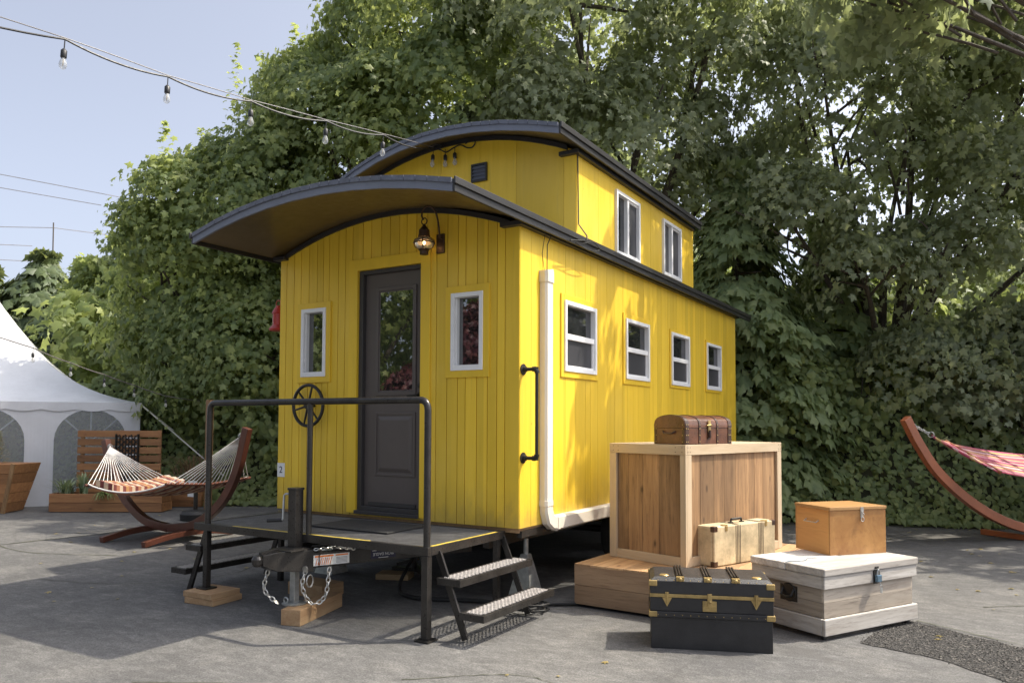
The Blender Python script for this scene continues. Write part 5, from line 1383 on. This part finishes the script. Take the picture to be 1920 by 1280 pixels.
def tree(name, label, cat, base, lobes, nclus, nleaf, csize, leaf, mat, trunk_r=.18, outline=MAPLE, group=None, keep=None, fork=.3, spikes=(), shell=.16, droop=.5, jit=.55, up=.75, twigs=0, sub=7):
    base = Vector(base); root = thing(name, label, cat, tuple(base), 0, group)
    big = lobes; lobes = []
    for c, r in big:
        lobes.append((c, tuple(q*.86 for q in r)))
        for k_ in range(sub):
            dv = rdir(1)[0]; dv[2] = abs(dv[2])*1.0-.25; f_ = rng.uniform(.30, .46)
            lobes.append((tuple(np.array(c)+dv*np.array(r)*.78), tuple(q*f_ for q in r)))
    P, Nn, Tt = crown_pts(lobes, nclus, nleaf, csize, shell, droop, jit, up, keep)
    for s in spikes:      # upright leading shoots above the crown outline
        a, b = np.array(s[0]), np.array(s[1]); n = s[2]; u = rng.random(n)**.8; q = a+(b-a)*u[:, None]+rng.normal(0, .11, (n, 3))*(1.25-u[:, None])
        dd = rdir(n); dd[:, 2] = .3; P = np.vstack([P, q]); Nn = np.vstack([Nn, dd*.4+np.array([0,0,1])+.4*rdir(n)]); Tt = np.vstack([Tt, dd])
    S = leaf*rng.uniform(.5, 1.35, len(P))
    leaves('crown', P, Nn, Tt, S, outline, mat, root)
    lobes = big; mb = MB(); cz = sum(l[0][2] for l in lobes)/len(lobes); cxy = Vector((sum(l[0][0] for l in lobes)/len(lobes), sum(l[0][1] for l in lobes)/len(lobes), 0))
    top = Vector((base.x*.7+cxy.x*.3, base.y*.7+cxy.y*.3, cz*fork+.3)); limb(mb, base, top, trunk_r*1.25, trunk_r*.85, .1)
    for c, r in lobes:
        c = Vector(c); limb(mb, top, c, trunk_r*.6, trunk_r*.14, .35)
        for q in range(4):
            dv = Vector(tuple(rdir(1)[0])); dv.z = abs(dv.z)*.6; e = c+Vector((dv.x*r[0], dv.y*r[1], dv.z*r[2]))*.8; limb(mb, c.lerp(top, .25*q/3), e, trunk_r*.18, .012, .3, 5, 5)
    for q in range(twigs):
        c, r = lobes[q % len(lobes)]; c = Vector(c); dv = rdir(1)[0]; e = c+Vector((dv[0]*r[0], dv[1]*r[1], dv[2]*r[2]))*.95; limb(mb, c+Vector((dv[0]*r[0], dv[1]*r[1], dv[2]*r[2]))*.3, e, .03, .008, .6, 5, 4)
    mb.build('trunk', M['bark'], root, smooth=True)
    return root
def Lb(t, r, z, rt, rr_, rz):     # lobe at ground-surveyed position; radii along depth, across, up -> world ellipsoid approx
    p = W(t, r, z); c2, s2 = cos(yaw)**2, sin(yaw)**2
    return (tuple(p), (math.sqrt(rr_**2*c2+rt**2*s2), math.sqrt(rt**2*c2+rr_**2*s2), rz))
G_ = 'maples along the lot edge'
tree('maple_tree', 'bright green maple with ragged upright shoots, tall one between the caboose roof and the sky', 'maple tree', W(14.4, -2.6),
     [Lb(13.6,-2.6,5.6,1.6,2.0,2.4), Lb(14.2,-4.2,4.6,1.5,1.5,2.5), Lb(13.2,-1.0,6.4,1.6,1.8,2.4), Lb(14.4,-3.4,7.1,1.5,1.35,1.35), Lb(13.4,-1.2,8.6,1.8,2.2,1.6), Lb(13.9,-4.3,2.4,1.3,1.5,1.6), Lb(14.6,-2.2,3.4,1.6,2.2,2.2), Lb(14.2,-2.5,8.5,1.3,1.1,1.0)],
     4700, 22, .38, .106, M['maple'], .2, group=G_,
     spikes=[(tuple(W(14,-4.95,6.7)), tuple(W(14,-4.95,8.35)), 60), (tuple(W(13.8,-2.6,8.8)), tuple(W(13.8,-2.65,9.6)), 30), (tuple(W(14,-5.2,5.6)), tuple(W(14,-5.35,6.4)), 30), (tuple(W(14,-4.35,7.3)), tuple(W(14,-4.45,8.25)), 26), (tuple(W(14,-3.1,8.6)), tuple(W(14,-3.05,9.35)), 26), (tuple(W(14,-3.9,8.0)), tuple(W(14,-3.9,8.7)), 24), (tuple(W(14,-5.5,6.0)), tuple(W(14,-5.6,6.8)), 20)])
tree('maple_tree', 'mid height green maple standing left of the porch roof behind the hammock', 'maple tree', W(14.8, -6.0),
     [Lb(14.4,-6.0,3.6,1.3,1.5,2.3), Lb(14.2,-5.2,5.2,1.2,1.2,1.6), Lb(14.8,-6.6,4.3,1.0,.8,1.2), Lb(14.0,-5.4,2.2,1.1,1.4,1.5), Lb(15.2,-6.2,2.6,1.0,.9,1.6)],
     2400, 20, .34, .108, M['maple'], .14, group=G_,
     spikes=[(tuple(W(14.2,-6.25,6.0)), tuple(W(14.2,-6.35,7.0)), 34), (tuple(W(14.2,-6.7,5.2)), tuple(W(14.2,-6.85,6.1)), 28), (tuple(W(14.3,-5.9,6.0)), tuple(W(14.3,-5.85,6.5)), 18)])
tree('maple_tree', 'lower yellow green maple behind the marquee tent', 'maple tree', W(21.5, -10.8),
     [Lb(21.0,-9.9,3.6,1.8,1.7,3.0), Lb(21.2,-9.2,5.7,1.5,1.3,1.7), Lb(21.0,-10.7,4.6,1.3,1.0,1.6), Lb(20.5,-8.6,2.8,1.6,1.7,2.4)],
     1300, 20, .5, .16, M['maple'], .16, group=G_,
     spikes=[(tuple(W(21.2,-9.9,6.9)), tuple(W(21.2,-9.8,7.9)), 34)])
tree('maple_tree', 'dark leafy maple between the tent corner and the hammock', 'maple tree', W(18.0, -7.2),
     [Lb(17.5,-7.0,3.0,1.4,1.8,2.5), Lb(17.3,-7.6,4.6,1.2,1.2,1.5), Lb(17.0,-5.8,2.4,1.3,1.4,2.0)],
     900, 20, .42, .14, M['maple'], .14, group=G_)
# the great maples on the right: loose crowns with sky showing through
tree('maple_tree', 'large dark maple whose crown rises directly behind the caboose cupola', 'maple tree', W(13.6, 1.6),
     [Lb(12.8,.6,5.6,1.6,1.8,2.0), Lb(13.0,2.2,6.2,1.5,1.7,1.8), Lb(12.4,1.2,8.2,2.0,2.4,1.7), Lb(13.4,-.4,4.2,1.3,1.5,1.7), Lb(12.6,3.4,7.8,1.6,1.5,1.5), Lb(13.4,3.4,5.2,1.2,1.3,1.2)],
     3100, 20, .40, .108, M['maple2'], .22, group=G_, shell=.22)
tree('maple_tree', 'widest grey green maple with sky gaps at the upper right', 'maple tree', W(13.4, 6.3),
     [Lb(12.6,5.6,6.0,1.5,1.6,1.3), Lb(12.8,7.6,6.2,1.6,1.7,1.4), Lb(12.2,6.4,8.2,2.0,2.2,1.4), Lb(12.8,4.8,7.6,1.3,1.3,1.2), Lb(12.4,8.9,7.9,1.6,1.6,1.5), Lb(12.0,4.4,4.6,1.0,1.2,.8), Lb(12.2,6.7,4.2,.9,1.3,.7), Lb(12.2,9.0,4.6,1.2,1.4,1.3), Lb(11.9,6.2,5.6,.8,1.3,.9), Lb(11.8,7.8,5.2,.8,1.2,.8), Lb(11.6,5.4,3.6,.7,.9,.7), Lb(11.5,6.6,3.9,.6,1.1,.8), Lb(12.2,7.6,7.2,1.0,1.4,1.0), Lb(12.0,5.0,6.6,1.0,1.3,1.0)],
     3500, 20, .40, .108, M['maple2'], .14, group=G_, fork=.30, shell=.25, twigs=30)
tree('maple_tree', 'low leafy maple sapling filling the right edge above the ivy', 'maple tree', W(11.6, 7.8),
     [Lb(11.2,7.4,2.5,.8,1.1,1.1), Lb(11.0,8.4,2.9,.9,1.0,1.3), Lb(11.4,6.3,2.2,.7,.9,.7)],
     700, 20, .36, .10, M['maple2'], .08, group=G_)
# overhanging crown to the right that dapples the wall
tree('maple_tree', 'maple growing at the right edge with branches reaching over the lot', 'maple tree', (7.3, 7.0, 0),
     OVERHANG, 1350, 15, .24, .155, M['maple2'], .10, group=G_, shell=.28, fork=.5, sub=0)
G2 = 'conifers behind the caboose'
def conifer(name, label, base, h, rad, n, size, mat, group, seed_shift=0, flat=.35, z0=.3):
    base = Vector(base); root = thing(name, label, 'conifer', tuple(base), 0, group)
    nb = n//14; h_ = z0+(h-z0)*rng.random(nb)**1.15; a = rng.uniform(0, 2*pi, nb); prof = rad*(1-((h_-z0)/(h-z0))**1.7)**.8*(1+.12*np.sin(a*5+h_*2)+.12*np.sin(h_*5.5+a*2)+rng.normal(0, .09, nb))
    d = np.stack([np.cos(a), np.sin(a), np.zeros(nb)], 1); cp = np.array(base)+d*prof[:, None]; cp[:, 2] = h_
    m_ = 14; cR = np.repeat(cp, m_, 0); dR = np.repeat(d, m_, 0); sdR = np.stack([-dR[:, 1], dR[:, 0], np.zeros(len(dR))], 1)
    u = rng.random((len(cR), 1)); v = rng.normal(0, .35, (len(cR), 1))
    P = cR-dR*(.42*(1-u))+sdR*v*.34*(1.1-u*.5)+np.array([0,0,1])*(-.16*u**2+rng.normal(0, .02, (len(cR), 1)))
    Nn = np.array([0,0,.7])+dR*.9+.35*rdir(len(P)); Tt = dR+sdR*v*1.3+np.array([0,0,-.35])+.3*rdir(len(P))
    leaves('crown', P, Nn, Tt, size*rng.uniform(.6, 1.3, len(P)), SPRAY, mat, root)
    mb = MB(); mb.tube([tuple(base), (base.x, base.y, h*.92)], [.14, .03], 8)
    for q in range(26):
        z = z0+(h-z0)*q/27; aa = q*2.4; rr_ = rad*(1-((z-z0)/(h-z0))**1.7)**.8*.85; mb.tube([(base.x, base.y, z), (base.x+cos(aa)*rr_, base.y+sin(aa)*rr_, z-.1)], [.03, .008], 5)
    mb.build('trunk', M['bark'], root, smooth=True); return root
conifer('conifer_tree', 'broad dense green cypress beside the rear corner of the caboose', W(12.6, 3.75), 5.6, 1.55, 17000, .22, M['thuja'], G2)
conifer('conifer_tree', 'second cypress farther right, partly behind hanging maple leaves', W(13.2, 5.5), 4.9, 1.4, 11000, .22, M['thuja'], G2)
conifer('conifer_tree', 'dark cypress mostly hidden behind the caboose rear wall', W(13.6, 2.0), 4.6, 1.2, 6000, .22, M['thuja'], G2)
G3 = 'distant conifers at the far left'
conifer('conifer_tree', 'distant dark conifer tallest at the far left edge beside the power pole', W(24.5, -14.6), 6.7, 2.9, 11000, .40, M['darkfir'], G3)
conifer('conifer_tree', 'distant conifer cut by the left edge above the tent', W(25.5, -17.0), 6.4, 2.2, 7000, .42, M['darkfir'], G3)
conifer('conifer_tree', 'distant shorter conifer between the power pole and the first maple', W(23.0, -12.3), 6.2, 2.4, 9000, .38, M['darkfir'], G3)
# rear rank that closes the view between the nearer trunks
G4 = 'rear rank of trees'
tree('rear_tree', 'dark tree filling the gap behind the porch roof', 'tree', W(18, -5), [Lb(17.5,-5,3.2,1.6,2.4,2.9), Lb(17.5,-8.2,2.4,1.6,2.2,2.3), Lb(17.5,-2,4.6,1.8,2.4,3.4)], 650, 18, .8, .26, M['maple'], .2, group=G4)
tree('rear_tree', 'dark tree filling the gap behind the cupola', 'tree', W(18, 1.5), [Lb(17,1.0,4.2,1.8,2.8,4.0), Lb(17.5,4.2,3.2,1.8,2.6,2.7), Lb(17.5,.8,8.2,1.8,2.5,2.0)], 650, 18, .8, .26, M['maple'], .2, group=G4)
tree('rear_tree', 'dark tree closing the low gap at the right behind the ivy bank', 'tree', W(17, 8), [Lb(16.5,7.4,2.6,1.6,2.8,2.1), Lb(16.5,11,3.0,1.6,2.4,2.6)], 380, 18, .7, .24, M['maple'], .2, group=G4)

# earth bank that carries the ivy
def bank_h(t, r, t0): 
    u = max(0, min(1, (t-t0)/1.5)); return 2.0*(u*u*(3-2*u))+.12*sin(r*2.3)*u+.10*sin(r*5.1+1)*u
def t0f(r): return 11.25+.0*r+(2.0 if r < -3 else (2.0*(-r+1)/4 if r < 1 else 0))+.10*sin(r*1.7)+(-.22*(r-3) if r > 3 else 0)*.6
mb = MB(); rs_ = np.linspace(-12, 14, 90); ks = np.linspace(-.1, 3.4, 16); vs = []
for r_v in rs_:
    t0 = t0f(r_v)
    for k in ks: vs.append(tuple(W(t0+k, r_v, bank_h(t0+k, r_v, t0)-.02 if k > 0 else -.05)))
nk = len(ks)
fs = [(i*nk+j, (i+1)*nk+j, (i+1)*nk+j+1, i*nk+j+1) for i in range(len(rs_)-1) for j in range(nk-1)]
mb.add(vs, fs); tag(mb.build('embankment_hill', M['soil'], None, smooth=True), None, None, None, 'structure')
n = 40000; r_ = rng.uniform(-9, 11, n); k_ = rng.random(n)**.8*2.4-.13-.12*np.abs(np.sin(r_*2.7))*rng.random(n)
P = []; Nn = []; Tt = []
for rv, kv in zip(r_, k_):
    t0 = t0f(rv); z = bank_h(t0+kv, rv, t0); o = .10+.10*abs(sin(rv*3.1+z*4))+.10*abs(sin(rv*7.3-z*6)); 
    sl = Fh*-.9+Vector((0, 0, .45)); p = W(t0+kv, rv, max(z, .03))+sl*o*random.random()**.5*(1 if kv > .1 else .5)
    P.append(tuple(p)); Nn.append(tuple(sl)); Tt.append((-Fh.x*.4, -Fh.y*.4, -.8))
P = np.array(P); Nn = np.array(Nn)+.55*rdir(n); Tt = np.array(Tt)+.7*rdir(n)
tag(leaves('ivy_ground_cover', P, Nn, Tt, .092*rng.uniform(.6, 1.3, n), IVYL, M['ivy']), 'dense green ivy covering the bank behind the asphalt lot', 'ivy', None, 'stuff')
# leafy shrubs rising from the bank
G5 = 'shrubs on the ivy bank'
def shrub(label, lobes, nclus, mat, leaf=.10, outline=IVYL, base=None, cs=.36):
    return tree('shrub', label, 'shrub', base or (lobes[0][0][0], lobes[0][0][1], .2), lobes, nclus, 20, cs, leaf, mat, .05, outline=outline, group=G5, jit=.6)
shrub('dark leafy shrub behind the far post of the left hammock', [Lb(14.0,-4.6,1.3,.7,1.3,1.2), Lb(13.6,-3.4,1.5,.7,1.0,1.3)], 260, M['ivy'], .13)
shrub('bushy shrub behind the slatted planter screen', [Lb(14.6,-5.6,1.2,.7,.9,1.1), Lb(14.2,-5.1,1.6,.6,.8,1.0)], 200, M['ivy'], .13)
shrub('ivy clad shrub right of the tall crate and leather chest', [Lb(12.0,4.5,1.7,.7,.9,1.0), Lb(11.9,5.6,1.9,.7,.8,1.0)], 260, M['ivy'], .11)
shrub('large leafed shrub behind the right hammock chain', [Lb(11.7,6.8,1.9,.6,.9,.9), Lb(11.5,8.0,2.0,.7,.9,1.1)], 280, M['maple2'], .15, MAPLE)
shrub('dark shrub at the right end of the ivy bank', [Lb(11.0,9.2,1.8,.8,1.1,1.5)], 170, M['ivy'], .12)
# trees behind the viewpoint, seen mirrored in the door glass
tree('maple_tree', 'green maple across the lot reflected in the door glass', 'maple tree', (-14.5, -14.0, 0), [((-14.2,-13.6,5.0),(2.2,2.2,2.8)), ((-12.4,-15.6,6.4),(2.8,2.6,2.8)), ((-16.8,-11.5,4.0),(2.2,2.4,3.0)), ((-14.6,-13.6,2.4),(1.5,1.5,1.6))], 1100, 18, .6, .20, M['maple'], .2, group='trees behind the viewpoint')
tree('plum_tree', 'purple leaved plum tree across the lot reflected in the door glass', 'plum tree', (-11.0, -13.0, 0), [((-10.7,-12.9,1.9),(1.2,1.3,1.7)), ((-9.1,-13.2,2.9),(1.5,1.6,2.3))], 700, 18, .5, .17, M['redleaf'], .16, group='trees behind the viewpoint')
tree('maple_tree', 'green maple behind the purple plum across the lot', 'maple tree', (-8.5, -19, 0), [((-8.5,-19,4.5),(3.5,3.0,4.5)), ((-14,-19.5,4.0),(3.8,3.0,4.2)), ((-20,-16,3.6),(3.0,3.0,4.0))], 700, 18, 1.0, .34, M['maple'], .2, group='trees behind the viewpoint')

# ============================================================ GROUND
gr_ = MB(); gr_.add([(-400,-400,0),(400,-400,0),(400,400,0),(-400,400,0)], [(0,1,2,3)])
tag(gr_.build('asphalt_ground', M['asphalt'], None), None, None, None, 'structure')
rr = random.Random(2)
ed = PATCH
pts = []
for i in range(len(ed)):
    a, b = Vector(ed[i]), Vector(ed[(i+1) % len(ed)])
    for k in range(9): q_ = a.lerp(b, k/9); pts.append((q_.x+rr.uniform(-.012,.012), q_.y+rr.uniform(-.012,.012), .004))
gp = MB(); gp.add(pts, [tuple(range(len(pts)))]); tag(gp.build('asphalt_patch_road', M['patch'], None), None, None, None, 'structure')
stn = MB(); pe = [Vector((x, y)) for x, y in PATCH]
def inside(x, y):
    c = False; n = len(pe)
    for i in range(n):
        a, b = pe[i], pe[i-1]
        if (a.y > y) != (b.y > y) and x < (b.x-a.x)*(y-a.y)/(b.y-a.y)+a.x: c = not c
    return c
k = 0
while k < 2600:
    x, y = rr.uniform(2.1, 3.9), rr.uniform(-.5, 1.5)
    if not inside(x+rr.gauss(0, .02), y+rr.gauss(0, .02)): 
        continue
    q = rr.uniform(.0025, .0075); p = Vector((x, y, .004)); a = rr.uniform(0, 6.3)
    stn.add([p+Vector((cos(a)*q, sin(a)*q, 0)), p+Vector((cos(a+2)*q, sin(a+2)*q, 0)), p+Vector((cos(a+4.1)*q, sin(a+4.1)*q, 0)), p+Vector((0, 0, q*.9))], [(0,1,3),(1,2,3),(2,0,3)]); k += 1
def stone_mat():
    m, nt, b = new_mat('loose_stone'); g = N(nt, 'ShaderNodeNewGeometry')
    nt.links.new(ramp(nt, g.outputs['Random Per Island'], [(0, (.022, .020, .018)), (.8, (.055, .050, .045)), (1, (.26, .24, .20))]), b.inputs['Base Color']); b.inputs['Roughness'].default_value = .85; return m
tag(stn.build('loose_gravel', stone_mat(), None), 'loose dark gravel over the patched strip of asphalt', 'gravel', None, 'stuff')
def seam(pts, w, name='pavement_seam'):
    sp = spline(pts, 12); vs = []
    for i, p in enumerate(sp):
        tt_ = (sp[min(i+1, len(sp)-1)]-sp[max(i-1, 0)]).normalized(); sd = Vector((-tt_.y, tt_.x, 0)); ww = w*rr.uniform(.4, 1.3); p = p+sd*rr.uniform(-.006, .006)
        vs += [p-sd*ww, p+sd*ww]
    b = MB(); b.add(vs, [(2*i, 2*i+1, 2*i+3, 2*i+2) for i in range(len(sp)-1)]); return tag(b.build(name, M['soil'], None), None, None, None, 'structure')
seam([(SEAM[0][0], SEAM[0][1], .006), ((SEAM[0][0]+SEAM[1][0])/2, (SEAM[0][1]+SEAM[1][1])/2+.02, .006), (SEAM[1][0], SEAM[1][1], .006)], .007)
seam([(SEAM[2][0], SEAM[2][1], .004), (SEAM[3][0], SEAM[3][1], .004), (SEAM[4][0], SEAM[4][1], .004)], .02)
for pp, ww in (([(.2,-1.6),(.7,-1.2),(1.2,-1.25),(1.9,-.9),(2.6,-1.0)], .004), ([(-1.0,-2.4),(-.4,-2.1),(.1,-2.3),(.5,-2.6)], .0035), ([(-4.2,-1.2),(-3.4,-.9),(-3.0,-.2),(-3.3,.6)], .004), ([(1.2,-1.25),(1.1,-1.8),(1.5,-2.5)], .003), ([(2.9,2.1),(3.6,2.6),(4.2,2.5)], .006), ([(-7.5,-.2),(-5.9,-.5),(-4.8,-.1)], .008)):
    seam([(x, y, .003) for x, y in pp], ww)
# fallen leaves on the lot
n = 520; P = np.stack([rng.uniform(-9, 4, n), rng.uniform(-2, 8, n), np.full(n, .008)], 1); P[:, 1] = np.where(rng.random(n) < .4, rng.uniform(3.5, 8, n), P[:, 1]); k = (P[:, 0] > .2) | (P[:, 0] < -2.8); k &= ~((P[:,0] > .1)&(P[:,0]<2.6)&(P[:,1]>-.4)&(P[:,1]<2.7)); P = P[k]
Nn = np.tile([0, 0, 1.], (len(P), 1))+.12*rdir(len(P)); tag(leaves('fallen_leaf_litter', P, Nn, rdir(len(P)), .045*rng.uniform(.5, 1.2, len(P)), MAPLE, M['fir']), 'dry brown leaves scattered on the asphalt lot', 'leaf litter', None, 'stuff')

# ============================================================ LIGHT
sunv = Vector((.545, .425, 1.0)).normalized()
el = math.asin(sunv.z)
sd_ = bpy.data.lights.new('sun', 'SUN'); sd_.energy = SUN_E; sd_.angle = radians(.5); sd_.color = (1, .91, .76)
so = bpy.data.objects.new('sun', sd_); COL.objects.link(so); so.rotation_euler = sunv.to_track_quat('Z', 'Y').to_euler(); so.location = (8, 6, 14)
w = bpy.data.worlds.new('World'); scene.world = w; w.use_nodes = True; nt = w.node_tree
sk = nt.nodes.new('ShaderNodeTexSky'); sk.sky_type = 'NISHITA'; sk.sun_disc = False; sk.sun_elevation = el
sk.sun_rotation = math.atan2(sunv.x, sunv.y); sk.air_density = .62; sk.dust_density = 5.2; sk.ozone_density = 3.2; sk.altitude = 20
bg = nt.nodes['Background']; hs = nt.nodes.new('ShaderNodeHueSaturation'); hs.inputs['Saturation'].default_value = .52; nt.links.new(sk.outputs[0], hs.inputs['Color']); nt.links.new(hs.outputs[0], bg.inputs['Color']); bg.inputs['Strength'].default_value = SKY_S
scene.view_settings.view_transform = 'Standard'; scene.view_settings.look = 'None'; scene.view_settings.gamma = 1
scene.view_settings.exposure = EXPO
scene.render.engine = 'CYCLES'
scene.cycles.max_bounces = 8; scene.cycles.diffuse_bounces = 6; scene.cycles.transparent_max_bounces = 12; scene.cycles.transmission_bounces = 6
